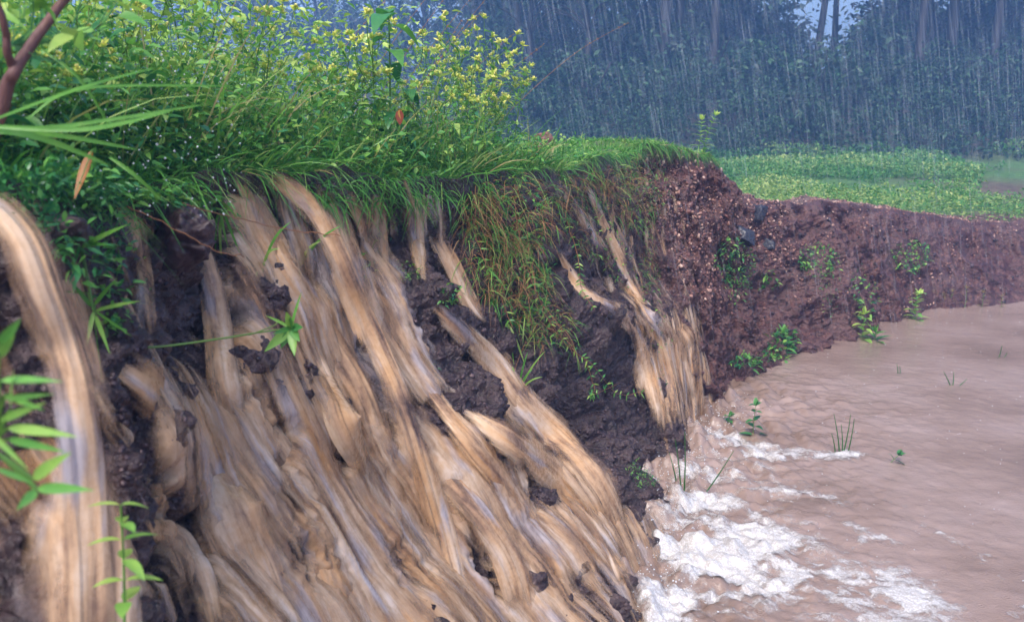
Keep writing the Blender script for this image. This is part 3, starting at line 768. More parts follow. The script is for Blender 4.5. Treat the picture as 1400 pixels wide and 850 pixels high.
# ---- yellow topped weeds
def weed_proto(h, g, nb=4, yellow=True, leafL=.038):
    root = empty('yellow_weed')
    st, lf, fl = MB(), MB(), MB()
    lean = g.normal(0, .12, 2)
    path = spline([[0, 0, -.02], [lean[0] * h * .3, lean[1] * h * .3, h * .4], [lean[0] * h, lean[1] * h, h * .75], [lean[0] * h * 1.5, lean[1] * h * 1.5, h]], 14)
    tube(st, path, np.linspace(.0026, .0012, 14), 5, .4)
    tips = [(path[-1], norm(path[-1] - path[-3]))]
    for b in range(nb):
        i = int(g.integers(5, 12)); p = path[i]; a = g.uniform(0, 6.28); l = h * g.uniform(.22, .42)
        q = p + np.array([math.cos(a), math.sin(a), 0]) * l * .55 + np.array([0, 0, l * .8])
        mid = (p + q) / 2 + np.array([math.cos(a), math.sin(a), 0]) * l * .12
        bp = spline([p, mid, q], 8); tube(st, bp, np.linspace(.0016, .0009, 8), 4, .5)
        tips.append((q, norm(q - mid)))
        for j in (3, 5):
            d = updir(2, 1.4, g); leaves(lf, np.repeat(bp[j][None], 2, 0), d, updir(2, .6, g), leafL * g.uniform(.6, 1, 2), leafL * .28, .4, seg=4, shape='lance', tint=g.uniform(.4, 1, 2))
    for i in range(2, 13):
        m = 2; a = g.uniform(0, 6.28)
        d = np.array([[math.cos(a + math.pi * q), math.sin(a + math.pi * q), .45] for q in range(m)])
        leaves(lf, np.repeat(path[i][None], m, 0), d, [0, 0, 1], leafL * g.uniform(.8, 1.5, m), leafL * g.uniform(.26, .4, m), g.uniform(.2, .7, m), shape='lance', tint=g.uniform(.3, .95, m))
    for p, d in tips:
        n = 12; dd = norm(d + g.normal(0, .75, (n, 3)) + [0, 0, .1])
        leaves(lf, np.repeat(p[None], 5, 0), dd[:5], updir(5, .7, g), leafL * g.uniform(.5, .9, 5), leafL * .22, .3, shape='lance', tint=g.uniform(.8, 1, 5), seg=3)
        leaves(fl, p + dd * .004, dd, updir(n, 1, g), .018 * g.uniform(.5, 1.4, n), .0060, .1, seg=3, tint=g.uniform(0, .9, n))
        c = p + norm(d) * .010 + g.normal(0, .004, (7, 3))
        stones(fl, c, .008, g.uniform(.4, 1, 7), .9)
    st.build('stem', STEM, root); lf.build('foliage', LEAF, root); fl.build('blossom', YELLOW, root)
    return root

def copy_tree(o, parent=None):
    c = o.copy(); COL.objects.link(c)
    if parent is not None: c.parent = parent
    for ch in list(o.children): copy_tree(ch, c)
    return c

g = np.random.default_rng(21)
protos = [weed_proto(h, g, nb) for h, nb in ((.30, 4), (.36, 5), (.42, 6), (.33, 3), (.46, 5), (.26, 4))]
used_p = set()
def place(protos_, i, loc, rz, sc, label, cat, group, tilt=(0, 0)):
    p = protos_[i]
    o = p if id(p) not in used_p else copy_tree(p)
    used_p.add(id(p))
    o.location = tuple(float(v) for v in loc); o.rotation_euler = (tilt[0], tilt[1], rz); o.scale = (sc, sc, sc)
    return tag(o, label, cat, group)
GW = 'yellow-topped weeds growing on the bank top'
spots = []
for i in range(125):
    k = g.uniform(4.3, 8.9) if i > 16 else g.uniform(8.3, 9.35)
    o = .06 + 1.3 * g.uniform(0, 1) ** 1.5 if i > 16 else g.uniform(.05, .5)
    spots.append((k, o))
for i, (k, o) in enumerate(spots):
    P, _ = top_pt(k, o)
    sc = float(g.uniform(.75, 1.1)) * (1.0 if k > 6 else .85)
    lab = 'yellow-topped weed in the thick growth on the bank top' if i > 16 else 'loose yellow-topped weed at the thin right end of the growth'
    place(protos, int(g.integers(0, 6)), P[0], float(g.uniform(0, 6.28)), sc, lab, 'weed', GW, (float(g.normal(0, .12)), float(g.normal(0, .12)) + (.10 if k > 8.3 else 0)))

# ---- generic leafy plant: parts stem and foliage
def leafy_plant(name, label, cat, base, tip, h_leaves, leafL, leafW, n, tint=(.4, .9), seed=0, group=None, whorl=True, bend=.35, mat=LEAF, shape='lance', rad=.0022, sag=0.0, smat=STEM, spread=.35, up=.35):
    g = np.random.default_rng(seed + 100)
    base, tip = np.array(base, float), np.array(tip, float)
    root = empty(name, base)
    d = tip - base; L = np.linalg.norm(d)
    mid = d * .5 + g.normal(0, .04, 3) * L + np.array([0, 0, -sag])
    path = spline([[0, 0, 0], mid, d], 22)
    st = MB(); tube(st, path, np.linspace(rad, rad * .5, 22), 6, .4); st.build('stem', smat, root)
    lf = MB(); ax = norm(d)
    i0 = int((1 - h_leaves) * 21)
    e1 = norm(np.cross(ax, [0.3, .2, 1.0] if abs(ax[2]) < .8 else [1, .2, 0])); e2 = np.cross(ax, e1)
    for q in range(n):
        f = q / max(n - 1, 1); i = int(i0 + (21 - i0) * f)
        for sd in (0, 1):
            a = q * 1.62 + sd * math.pi + g.normal(0, .2)
            r = e1 * math.cos(a) + e2 * math.sin(a)
            dd = norm(r + ax * (up + spread * f) + g.normal(0, .08, 3))
            l = leafL * (1 - .45 * f) * g.uniform(.8, 1.15)
            leaves(lf, path[i][None], dd, ax + .01, l, leafW * (1 - .3 * f), bend * g.uniform(.6, 1.3), shape=shape, tint=g.uniform(*tint), seg=6)
    if whorl:
        dd = norm(ax * .9 + g.normal(0, .5, (5, 3)))
        leaves(lf, np.repeat(path[-1][None], 5, 0), dd, updir(5, .5, g), leafL * .5, leafW * .6, .1, shape=shape, tint=tint[1], seg=5)
    lf.build('foliage', mat, root)
    return tag(root, label, cat, group)

# big soft leaves of the tall plant in the middle, and its neighbours
def broad_plant(label, k, o, h, nl, L, wd, seed, tint=(.15, .6)):
    P, _ = top_pt(k, o); P = P[0]
    g = np.random.default_rng(seed); root = empty('broad_leaf_plant', P)
    st = MB(); path = spline([[0, 0, 0], [.01, 0, h * .5], [.015, -.01, h]], 16); tube(st, path, np.linspace(.004, .0022, 16), 6, .3); st.build('stem', STEM, root)
    lf = MB()
    for q in range(nl):
        i = 15 - int(q * 10 / nl); a = q * 2.4 + seed
        d = np.array([math.cos(a), math.sin(a), .75 - .35 * (q / nl)])
        l = L * (1 - .35 * q / nl) * g.uniform(.8, 1.1)
        leaves(lf, path[i][None], d, [0, 0, 1], l, wd * l / L, 1.0, fold=.15, tint=g.uniform(*tint), seg=9)
    lf.build('foliage', LEAF, root)
    return tag(root, label, 'plant', 'broad-leaved plants on the bank top')
broad_plant('tallest broad-leaved plant, its drooping leaves standing above the weeds', 7.5, .10, .47, 10, .125, .070, 2, (.25, .65))
broad_plant('dark broad-leaved plant just under the tallest one', 7.62, .10, .25, 10, .08, .042, 5, (.05, .45))
broad_plant('light green broad-leaved plant low in the grass by the weeds', 7.95, .08, .15, 8, .075, .030, 9, (.75, 1))
broad_plant('bright low plant with wide leaves above the hanging grass', 8.2, .05, .10, 7, .06, .026, 12, (.7, 1))
broad_plant('pale green broad leaves high in the left growth', 5.9, .3, .34, 6, .07, .045, 15, (.5, .9))
# lone weed on the crest in front of the dark forest
P, _ = top_pt(12.25, .06)
for sx, hh_, lab in ((-.02, .21, 'small leafy weed standing alone on the crest, left stem'), (.06, .235, 'small leafy weed standing alone on the crest, right stem')):
    leafy_plant('crest_weed', lab, 'weed', P[0] + [sx * .3, 0, -.01], P[0] + [sx + .03, 0, hh_], .8, .085, .026, 8, (.6, 1.0), int(hh_ * 1000), 'weeds on the crest', bend=.4)

# ---- tall seed grasses
def seed_grass(label, base, tip, seed, sag=0.0, mat=STRAW):
    g = np.random.default_rng(seed); base, tip = np.array(base), np.array(tip); d = tip - base
    root = empty('seed_grass', base)
    path = spline([[0, 0, 0], d * .35 + [0, 0, sag], d * .7 + [0, 0, sag * 1.1], d], 24)
    st = MB(); tube(st, path, np.linspace(.0014, .0005, 24), 4, .6); st.build('stem', mat, root)
    hd = MB(); n = 46; i = (13 + g.integers(0, 11, n)); p = path[np.minimum(i, 23)]
    leaves(hd, p, norm(norm(d) + g.normal(0, .35, (n, 3))), updir(n, 1, g), .013 * g.uniform(.6, 1.3, n), .0022, .3, tint=g.uniform(.4, 1, n), seg=2)
    hd.build('seed_head', STRAW, root)
    return tag(root, label, 'grass stalk', 'seed grasses on the bank top')
b, _ = top_pt(8.8, .35)
seed_grass('long dry stalk leaning far right above the weeds', b[0], W(858, 32, 3.5), 1, .05)
for i, (px, py, Y, k) in enumerate([(612, -8, 3.0, 7.9), (640, 2, 3.1, 8.0), (655, 20, 3.2, 8.1), (668, -6, 3.3, 8.15), (590, -12, 3.0, 7.7), (630, 30, 3.3, 8.3), (700, 48, 3.3, 8.4), (540, -14, 2.9, 7.3), (742, 62, 3.4, 8.7)]):
    b, _ = top_pt(k, .5)
    seed_grass('thin reddish seed stalk rising behind the weeds against the forest', b[0], W(px, py, Y), 10 + i, .02)

# ---- left foreground: branch, long blades, dark ferny leaves
root = empty('woody_shrub', W(-30, 230, 1.0))
o0 = W(-30, 230, 1.0)
st = MB()
def br(pts, r0, r1, n=20, t=.5):
    p = spline([W(*q) for q in pts], n) - o0
    p += np.stack([fbm(np.linspace(0, 6, n), i * 9.1, 3) * .0025 for i in range(3)], 1)
    tube(st, p, np.linspace(r0, r1, n), 8, t)
    return p
br([(-30, 230, 1.0), (2, 155, 1.0), (16, 112, 1.0), (24, 98, 1.0), (40, 66, 1.02), (66, 30, 1.05), (98, -8, 1.08), (140, -50, 1.1)], .0085, .0045, 30)
br([(20, 102, 1.0), (14, 70, .99), (6, 30, .98), (-6, -20, .97)], .0050, .0036)
st.build('branch', TWIG, root)
lf = MB(); n = 60; pts = np.array([W(rng.uniform(-60, 230), rng.uniform(-60, 60), rng.uniform(.95, 1.25)) for _ in range(n)]) - o0
leaves(lf, pts, updir(n, 1.8), updir(n, 1), rng.uniform(.03, .05, n), rng.uniform(.012, .022, n), .4, tint=rng.uniform(.5, 1, n))
for q in range(0, n, 2):
    j = pts[q]; 
    tube(lf, spline([j, j * .6 + np.array([.02, .02, .03]), np.array([.05, .01, .14]) * 1.0], 8), .0006, 4, .3)
lf.build('foliage', LEAF, root)
tag(root, 'purple-brown forked branch of a shrub at the upper left', 'shrub')

# slim upright shoots behind, left
mb = MB()
for i in range(60):
    k, o = rng.uniform(4.3, 7.4), rng.uniform(.3, 1.8); P, _ = top_pt(k, o); h = rng.uniform(.25, .6)
    e = P[0] + [rng.normal(0, .12), rng.normal(0, .08), h]
    tube(mb, spline([P[0], (P[0] + e) / 2 + rng.normal(0, .03, 3), e], 9), np.linspace(.0022, .0008, 9), 4, rng.uniform(.2, .9))
tag(mb.build('bare_stems', STEM), 'thin stems tangled in the growth at the upper left', 'stems', kind='stuff')

# arching long blades reaching right from the left edge
mb = MB()
for (a, b_, c, w) in [((-20, 172, .95), (120, 176, .98), (240, 150, 1.05), .006), ((-20, 176, .95), (90, 172, 1.0), (285, 142, 1.1), .005), ((-20, 168, .9), (110, 120, 1.0), (215, 92, 1.1), .004),
                    ((-10, 178, .9), (60, 190, .95), (150, 226, 1.0), .007), ((40, 160, 1.0), (120, 120, 1.05), (330, 118, 1.2), .004), ((-20, 180, .95), (80, 185, .98), (190, 205, 1.05), .006),
                    ((60, 70, 1.1), (110, 110, 1.1), (160, 190, 1.12), .004), ((150, 215, 1.2), (185, 240, 1.2), (222, 275, 1.22), .006)]:
    p = spline([W(*a), W(*b_), W(*c)], 16); T = norm(np.gradient(p, axis=0)); S = norm(np.cross(T, FW))
    ww = w * np.sin(np.pi * np.linspace(.12, .99, 16)) ** .7 / 2
    V = np.stack([p - S * ww[:, None], p + FW * .001, p + S * ww[:, None]], 1).reshape(-1, 3)
    b = (np.arange(15)[:, None] * 3 + np.arange(2)[None]).ravel()
    mb.add(V, np.stack([b, b + 1, b + 4, b + 3], 1), .7)
tag(mb.build('long_grass', GRASS), 'long arching grass blades reaching right from the left edge', 'grass')

# bluish ferny leaves hanging over the rim at the left
def face_patch(mb, cx, cy, rx, ry, n, l0, l1, wr=.35, tint=(.1, .7), depth=.03, kind='leaf', droop=.6, ang=0, away_up=.5):
    P, D = [], []
    c, s_ = math.cos(R(ang)), math.sin(R(ang))
    for _ in range(n):
        r, a = math.sqrt(random.random()), random.uniform(0, 6.283)
        x, y = r * math.cos(a) * rx, r * math.sin(a) * ry
        h, nn = hit(cx + x * c - y * s_, cy + x * s_ + y * c)
        if h is None: continue
        P.append(h + nn * random.uniform(0, depth)); D.append(nn)
    if not P: return
    P, D = np.array(P), np.array(D); m = len(P); L = rng.uniform(l0, l1, m)
    dd = norm(D * .8 + updir(m, 1.6) * .8)
    if kind == 'leaf': leaves(mb, P, dd, updir(m, .9), L, L * wr * rng.uniform(.7, 1.2, m), rng.uniform(.1, droop, m), tint=rng.uniform(*tint, m), seg=3)
    else: blades(mb, P, dd, L, wr * rng.uniform(.6, 1.3, m), rng.uniform(.3, 1.0, m) * droop * 1.8, tint=rng.uniform(*tint, m))
mb = MB()
face_patch(mb, 40, 285, 75, 30, 650, .008, .020, .4, (.0, .45), .07)
face_patch(mb, 110, 300, 55, 60, 420, .010, .024, .4, (.0, .6), .05)
face_patch(mb, 90, 262, 120, 16, 420, .012, .03, .4, (.1, .7), .09)
face_patch(mb, 200, 262, 90, 16, 350, .012, .028, .4, (.2, .8), .05)
face_patch(mb, 150, 400, 30, 60, 110, .010, .024, .4, (.2, .7), .04)
for q in range(60):
    k, o = rng.uniform(4.1, 5.4), rng.uniform(0, .12); P, aw = top_pt(k, o); P = P[0]
    d = norm(-aw[0] * 1.0 + rng.normal(0, .5, 3)); L = rng.uniform(.05, .11)
    m = 12; s_ = np.linspace(.1, 1, m); c = P + d * (L * s_)[:, None]; c[:, 2] += .02 - .08 * s_ ** 2 * L / .08
    sd = norm(np.cross(d, [0, 0, 1.]))
    for sg_ in (-1, 1):
        leaves(mb, c, norm(sd * sg_ + d * .4), [0, 0, 1], .022 * (1.1 - s_), .007 * (1.2 - s_), .3, tint=rng.uniform(0, .35), seg=2)
tag(mb.build('ferny_leaves', LEAF), 'small bluish-green leaves hanging over the rim at the left', 'ground cover', kind='stuff')
root = leafy_plant('red_tipped_leaf', 'single long leaf turning red and yellow at the left rim', 'leaf', W(126, 205, 1.15), W(104, 262, 1.1), .2, .005, .003, 1, whorl=False, seed=3, rad=.001)
lf = MB(); leaves(lf, np.zeros((1, 3)), [W(100, 272, 1.1) - W(126, 205, 1.15)], -FW, .075, .014, .05, tint=.6, seg=8); lf.build('blade', REDLEAF, root)

root = empty('red_leaf', W(546, 150, 2.35)); lf = MB()
leaves(lf, np.zeros((2, 3)), [[.02, 0, -1], [.25, 0, -1]], -FW, [.040, .028], [.024, .014], .05, tint=[.15, .85], seg=7); lf.build('blade', REDLEAF, root)
tag(root, 'small dark red leaf hanging among the weeds in the middle', 'leaf')
# ---- close plants in front
leafy_plant('front_sprig', 'fresh green sprig standing alone in the lower left foreground', 'plant', W(168, 1000, .74), W(165, 690, .78), .86, .050, .019, 10, (.7, .95), 5, bend=.30, shape='oval', rad=.0020, spread=.1, up=.12, whorl=False)
def lance_cluster(name, label, cat, root_px, leaves_px, wd, seed=0, mat=GRASS, tint=(.5, .85)):
    g = np.random.default_rng(seed); o = W(*root_px); root = empty(name, o)
    st = MB(); lf = MB()
    for (a, b_, w) in leaves_px:
        A, B = W(*a), W(*b_); d = B - A
        leaves(lf, (A - o)[None], d, -FW + rng.normal(0, .5, 3), np.linalg.norm(d), w * .78, .06, fold=.3, shape='lance', tint=g.uniform(*tint), seg=9)
        tube(st, spline([np.zeros(3), (A - o) * .5 + [0, 0, .002], A - o], 6), .0016, 6, .4)
    st.build('stem', STEM, root); lf.build('foliage', mat, root)
    return tag(root, label, cat)
lance_cluster('lance_leaf_plant', 'cluster of long narrow leaves hanging in at the left edge', 'plant', (-10, 615, .62),
    [((0, 520, .62), (85, 515, .60), .008), ((5, 540, .63), (60, 555, .6), .007), ((10, 585, .62), (105, 590, .60), .010), ((10, 600, .62), (90, 612, .6), .009), ((0, 575, .62), (62, 545, .61), .008),
     ((45, 655, .62), (97, 612, .60), .013), ((50, 668, .62), (128, 664, .60), .011), ((50, 670, .62), (22, 695, .6), .010), ((0, 470, .63), (28, 432, .62), .010), ((-5, 490, .63), (20, 455, .62), .009),
     ((15, 560, .62), (18, 500, .61), .008), ((-5, 640, .61), (50, 660, .62), .006), ((5, 545, .6), (75, 535, .62), .006), ((-15, 590, .6), (40, 640, .6), .006)], 0, 2, LEAF, (.5, .85))
lance_cluster('grassy_weed', 'weed with narrow spreading leaves on the left of the bank', 'weed', (128, 425, 1.15),
    [((130, 425, 1.15), (192, 405, 1.1), .007), ((130, 425, 1.15), (180, 455, 1.1), .007), ((128, 425, 1.15), (118, 470, 1.12), .008), ((126, 420, 1.15), (95, 380, 1.12), .008), ((128, 418, 1.15), (160, 375, 1.12), .007),
     ((120, 400, 1.16), (60, 395, 1.12), .006), ((110, 340, 1.17), (174, 300, 1.12), .010), ((112, 335, 1.17), (150, 330, 1.12), .008), ((130, 430, 1.15), (150, 480, 1.1), .008), ((128, 425, 1.15), (140, 520, 1.12), .005)], 0, 4, GRASS, (.4, .8))
# horizontal runner with a leafy end
A, B = W(150, 474, 1.25), W(398, 448, 1.42)
root = empty('leafy_runner', A); st = MB()
tube(st, spline([np.zeros(3), W(215, 474, 1.28) - A, W(300, 463, 1.33) - A, W(350, 455, 1.38) - A, B - A], 26), np.linspace(.0022, .0014, 26), 6, .55)
tube(st, spline([W(340, 458, 1.37) - A, W(372, 446, 1.40) - A, W(380, 440, 1.41) - A], 8), .0012, 5, .6)
st.build('stem', STEM, root); lf = MB()
for (x, y, w) in [(366, 472, .020), (402, 478, .018), (412, 445, .016), (392, 425, .014), (408, 462, .017), (385, 470, .016), (376, 452, .010), (398, 432, .012), (410, 400, .006), (368, 430, .006)]:
    d = W(x, y, 1.40 + random.uniform(-.02, .02)) - B
    leaves(lf, (B - A)[None] - d * .1, d, -FW + rng.normal(0, .3, 3), np.linalg.norm(d) * 1.25, w, .1, fold=.3, tint=rng.uniform(.35, .8), seg=7)
lf.build('foliage', LEAF, root)
tag(root, 'thin runner stretched across the falls with leaves at its tip', 'runner')
# red thin runners
for i, (lab, pts) in enumerate([('thin reddish runner crossing in front of the dark rock', [(175, 282, 1.4), (250, 318, 1.42), (300, 345, 1.45), (335, 350, 1.5)]),
                                ('thin reddish runner crossing near the top of the long jet', [(250, 278, 1.45), (330, 300, 1.6), (400, 315, 1.7), (466, 322, 1.75)])]):
    o = W(*pts[0]); mb = MB(); tube(mb, spline([W(*p) for p in pts], 24) + rng.normal(0, .0012, (24, 3)), .0011, 5, .35)
    tag(mb.build('thin_runner', STRAW), lab, 'runner', 'reddish runners on the falls')
# grass blades sticking out of the falls
def tuft(label, cx, cy, ends, w, seed, Yo=-.03, mat=GRASS, name='grass_tuft', cat='grass tuft', group='grass tufts on the falls'):
    h, n = hit(cx, cy); o = h + n * .01; Y = float(o[1]); mb = MB()
    for (x, y) in ends:
        e = W(x, y, Y + Yo); m = 12; s_ = np.linspace(0, 1, m)[:, None]
        p = o + (e - o) * s_; p = p + np.array([0, -.015, .02]) * np.sin(np.pi * s_)
        T = norm(np.gradient(p, axis=0)); S = norm(np.cross(T, FW)); ww = w * .5 * np.maximum(np.sin(np.pi * np.linspace(.15, 1, m)) ** .6, .04)
        V = np.stack([p - S * ww[:, None], p + S * ww[:, None]], 1).reshape(-1, 3); b = np.arange(m - 1) * 2
        mb.add(V, np.stack([b, b + 1, b + 3, b + 2], 1), rng.uniform(.4, .9))
    return tag(mb.build(name, mat), label, cat, group)
tuft('two long blades of grass standing out over the tan stream', 358, 378, [(398, 303), (382, 340), (350, 395)], .006, 1)
tuft('blades of grass crossing the edge of the long jet', 408, 372, [(468, 308), (440, 330), (418, 395)], .006, 2)
tuft('drooping green grass tuft left of the tan stream', 300, 285, [(318, 320), (306, 382), (330, 352), (283, 310), (312, 340), (295, 345), (325, 300)], .006, 3)
tuft('tuft of small blades among the upper streams', 505, 345, [(530, 412), (512, 400), (495, 372), (520, 330)], .005, 4)
tuft('long pale blades hanging below the grass mat', 690, 440, [(712, 485), (703, 500), (665, 560), (690, 520), (718, 500)], .006, 5)
tuft('bent blades of grass at the foot of the hanging grass', 705, 540, [(728, 505), (742, 515), (735, 600), (700, 500), (722, 480), (745, 480)], .006, 6)

# ---- hanging mat of grass and roots on the bank
mb = MB(); ms = MB()
for (cx, cy, rx, ry, an, n) in [(690, 290, 75, 55, 0, 900), (700, 370, 50, 60, 0, 800), (735, 440, 45, 40, 30, 350), (650, 320, 25, 80, 0, 350), (860, 260, 45, 50, 50, 600), (880, 360, 18, 60, 0, 160), (780, 300, 20, 60, -20, 220), (810, 250, 60, 20, 0, 380)]:
    face_patch(mb, cx, cy, rx, ry, int(n * .42), .025, .075, .0034, (.1, .9), .06, 'blade', .8, an)
    face_patch(ms, cx, cy, rx * .9, ry * .9, n // 2, .03, .10, .0022, (.1, .9), .06, 'blade', .9, an)
face_patch(mb, 500, 262, 110, 18, 350, .03, .08, .004, (.1, .7), .04, 'blade', .8)
tag(mb.build('hanging_grass', GRASS), 'mat of green grass hanging down the bank between the falls', 'grass', kind='stuff')
tag(ms.build('dry_roots', STRAW), 'reddish dry stems and roots in the hanging grass', 'roots', kind='stuff')
mb = MB()
for a in [(690, 300, 60, 60, 0, 500, .012, .028), (710, 390, 45, 60, 0, 450, .012, .026), (760, 450, 40, 25, 30, 140, .01, .022), (830, 330, 22, 80, -25, 260, .012, .024), (880, 270, 30, 50, 20, 260, .01, .022),
          (495, 365, 26, 22, 0, 120, .008, .018), (560, 375, 22, 14, 0, 70, .008, .016), (625, 405, 26, 16, 0, 120, .008, .018), (480, 400, 14, 40, 0, 60, .008, .016), (545, 440, 14, 10, 0, 30, .008, .014),
          (890, 400, 14, 60, 0, 120, .01, .02), (905, 480, 12, 50, 0, 90, .01, .02), (520, 300, 20, 30, 0, 60, .008, .018), (310, 310, 20, 40, 0, 60, .01, .02), (585, 500, 8, 14, 0, 16, .008, .014),
          (1005, 358, 28, 36, 0, 330, .018, .036), (1008, 395, 16, 20, 0, 100, .016, .03), (1120, 358, 30, 24, 20, 300, .018, .038), (1135, 395, 16, 40, 0, 120, .01, .02), (1050, 385, 14, 14, 0, 40, .02, .05), (1245, 350, 26, 22, 0, 260, .02, .042),
          (1180, 400, 20, 40, 0, 90, .02, .05), (1070, 465, 18, 16, 0, 110, .025, .06), (1060, 485, 16, 10, 0, 60, .025, .06), (1020, 492, 24, 8, 0, 90, .02, .05), (880, 655, 22, 12, 20, 220, .006, .014), (865, 640, 10, 14, 0, 60, .006, .014)]:
    face_patch(mb, *a[:4], a[5], a[6], a[7], .42, (.1, .85), .025, ang=a[4])
tag(mb.build('face_plants', LEAF), 'small creeping plants in patches on the bank face', 'ground cover', kind='stuff')

# creeping runners with paired leaves hanging off the mat
def creeper(label, pts, n, L, seed):
    g = np.random.default_rng(seed); P = []
    for (x, y, l) in pts:
        h, nn = hit(x, y); P.append(h + nn * l)
    P = spline(P, 40); o = P[0].copy(); P = P - o; root = empty('creeping_stem', o)
    P[1:-1] += g.normal(0, .0015, (38, 3))
    st = MB(); tube(st, P, np.linspace(.0017, .0010, 40), 5, .4); st.build('stem', STRAW, root); lf = MB()
    T = norm(np.gradient(P, axis=0))
    for q in range(n):
        i = int(2 + 37 * q / n); S = norm(np.cross(T[i], FW))
        for sg_ in (-1, 1):
            leaves(lf, P[i][None], norm(S * sg_ * .9 + T[i] * .45 + g.normal(0, .2, 3)), -FW + g.normal(0, .4, 3), L * g.uniform(.7, 1.2), L * .26, .15, tint=g.uniform(.3, .9), shape='lance', seg=4)
    lf.build('foliage', LEAF, root)
    return tag(root, label, 'creeper', 'creeping stems hanging off the grass mat')
creeper('longest creeping stem, ending over the dark hollow', [(735, 430, .04), (770, 462, .06), (800, 490, .08), (830, 512, .12), (862, 522, .16)], 17, .026, 1)
creeper('creeping stem bending down with its tip at the dark hollow', [(778, 480, .06), (795, 510, .08), (805, 535, .14), (832, 552, .18)], 12, .024, 2)
creeper('creeping stem hanging down beside the left edge of the mat', [(640, 300, .04), (650, 350, .05), (668, 400, .05), (690, 450, .05)], 16, .024, 3)
creeper('creeping stem running down the middle of the mat', [(700, 300, .05), (715, 350, .06), (728, 400, .06), (745, 450, .05)], 16, .024, 4)
creeper('creeping stem on the right of the mat by the ledge', [(765, 300, .04), (775, 350, .05), (790, 395, .05), (805, 420, .05)], 14, .022, 5)

# ============================================================ rocks and gravel
def rock(name, label, cat, px, py, size, seed, mat=SLATE, sink=.25, sc=(1, .8, .65), group=None, pos=None):
    g = np.random.default_rng(seed)
    if pos is None: h, n = hit(px, py); pos = h + n * size * (.5 - sink)
    blk = mat is SLATE
    V = (CS8 * .8 if blk else CS8n) * np.array(sc) * size * .5
    V = V @ rot_rand(1, g)[0].T
    q = V / size * 3
    for _ in range(5):                        # broken flat faces
        d = norm(g.normal(size=3)); lim = (g.uniform(.45, .75) if blk else g.uniform(.55, .8)) * size * .5
        ex_ = np.maximum(V @ d - lim, 0); V = V - d * ex_[:, None] * .9
    V = V * (1 + (.05 if blk else .22) * fbm(q[:, 0] * 1.3 + seed, q[:, 1] * 1.3, q[:, 2] * 1.3, 4, .6) + .05 * fbm(q[:, 0] * 8, q[:, 1] * 8, q[:, 2] * 8, 2))[:, None]
    o = meshobj(name, V, CF8, mat, attrs={'tint': np.full(len(V), .45)})
    o.location = tuple(float(v) for v in pos)
    return tag(o, label, cat, group)
GR = 'dark slate blocks in the red soil'
rock('slate_block', 'upper bluish-black slate block stuck in the red soil', 'rock', 1036, 294, .17, 1, sink=.40, sc=(1.1, .6, .5), group=GR)
rock('slate_block', 'middle slate block with a pale wet face in the red soil', 'rock', 1018, 320, .17, 2, sink=.42, sc=(1, .7, .6), group=GR)
rock('slate_block', 'lowest and smallest of the slate blocks in the red soil', 'rock', 1048, 334, .12, 3, sink=.42, group=GR)
rock('dark_rock', 'dark wet rock standing between two thin streams at the left', 'rock', 236, 345, .16, 4, CLOD, .36, (.6, .6, 1.4))
0 and rock('mud_lump', 'dark mud lump that a small stream spills over', 'rock', 815, 452, .26, 5, CLOD, .42, (1.1, .8, .8))
0 and rock('grey_rock', 'grey wet rock under the foam at the bottom of the falls', 'rock', 785, 800, .15, 6, SLATE, .42, (1.2, .8, .5))
0 and rock('mud_lump', 'rough mud lump under the creeping stems', 'rock', 770, 545, .26, 7, CLOD, .46, (1, .9, .8))
0 and rock('mud_lump', 'small dark lump above the grey-brown tongue of water', 'rock', 592, 398, .10, 8, CLOD, .3)
0 and rock('mud_lump', 'rounded dark lump splitting the tan streams', 'rock', 392, 398, .12, 9, CLOD, .3)
P, _ = top_pt(9.75, .35)
rock('brown_stone', 'flat brown stone lying in the short grass on the crest', 'rock', 0, 0, .13, 10, GRAVEL, 0, (1.2, .8, .4), pos=P[0] + [0, 0, .02])
mb = MB()
def inpoly(x, y, pl):
    r = False; j = len(pl) - 1
    for i in range(len(pl)):
        if (pl[i][1] > y) != (pl[j][1] > y) and x < (pl[j][0] - pl[i][0]) * (y - pl[i][1]) / (pl[j][1] - pl[i][1]) + pl[i][0]: r = not r
        j = i
    return r
poly1 = [(845, 225), (900, 205), (960, 210), (1010, 262), (1060, 275), (1100, 310), (1060, 420), (1000, 500), (960, 430), (900, 330)]
poly2 = [(1010, 262), (1150, 275), (1400, 305), (1400, 400), (1250, 425), (1060, 480), (1040, 330)]
P, S_, T_ = [], [], []
for pl, n in ((poly1, 5200), (poly2, 2600)):
    xs_ = [p[0] for p in pl]; ys_ = [p[1] for p in pl]; c = 0
    while c < n:
        x, y = random.uniform(min(xs_), max(xs_)), random.uniform(min(ys_), max(ys_)); c += 1
        if not inpoly(x, y, pl): continue
        if fbm(x * .02, y * .02, 3, 2) + random.uniform(-.6, .6) < (y - 290) * .004: continue
        h, nn = hit(x, y)
        if h is None: continue
        s_ = .007 + .017 * random.random() ** 2.2 + (.02 if random.random() < .03 else 0)
        P.append(h + nn * s_ * .1); S_.append(s_); T_.append(random.random())
stones(mb, np.array(P), np.array(S_), np.array(T_))
k = rng.uniform(11.2, 18, 3600); o = rng.uniform(0, 1, 3600) ** 1.6 * .35; P, _ = top_pt(k, o)
stones(mb, P, .006 + .022 * rng.uniform(0, 1, 3600) ** 3, rng.uniform(0, 1, 3600))
tag(mb.build('gravel', GRAVEL, smooth=False), 'broken reddish gravel on the bare soil and its crest', 'gravel', kind='stuff')

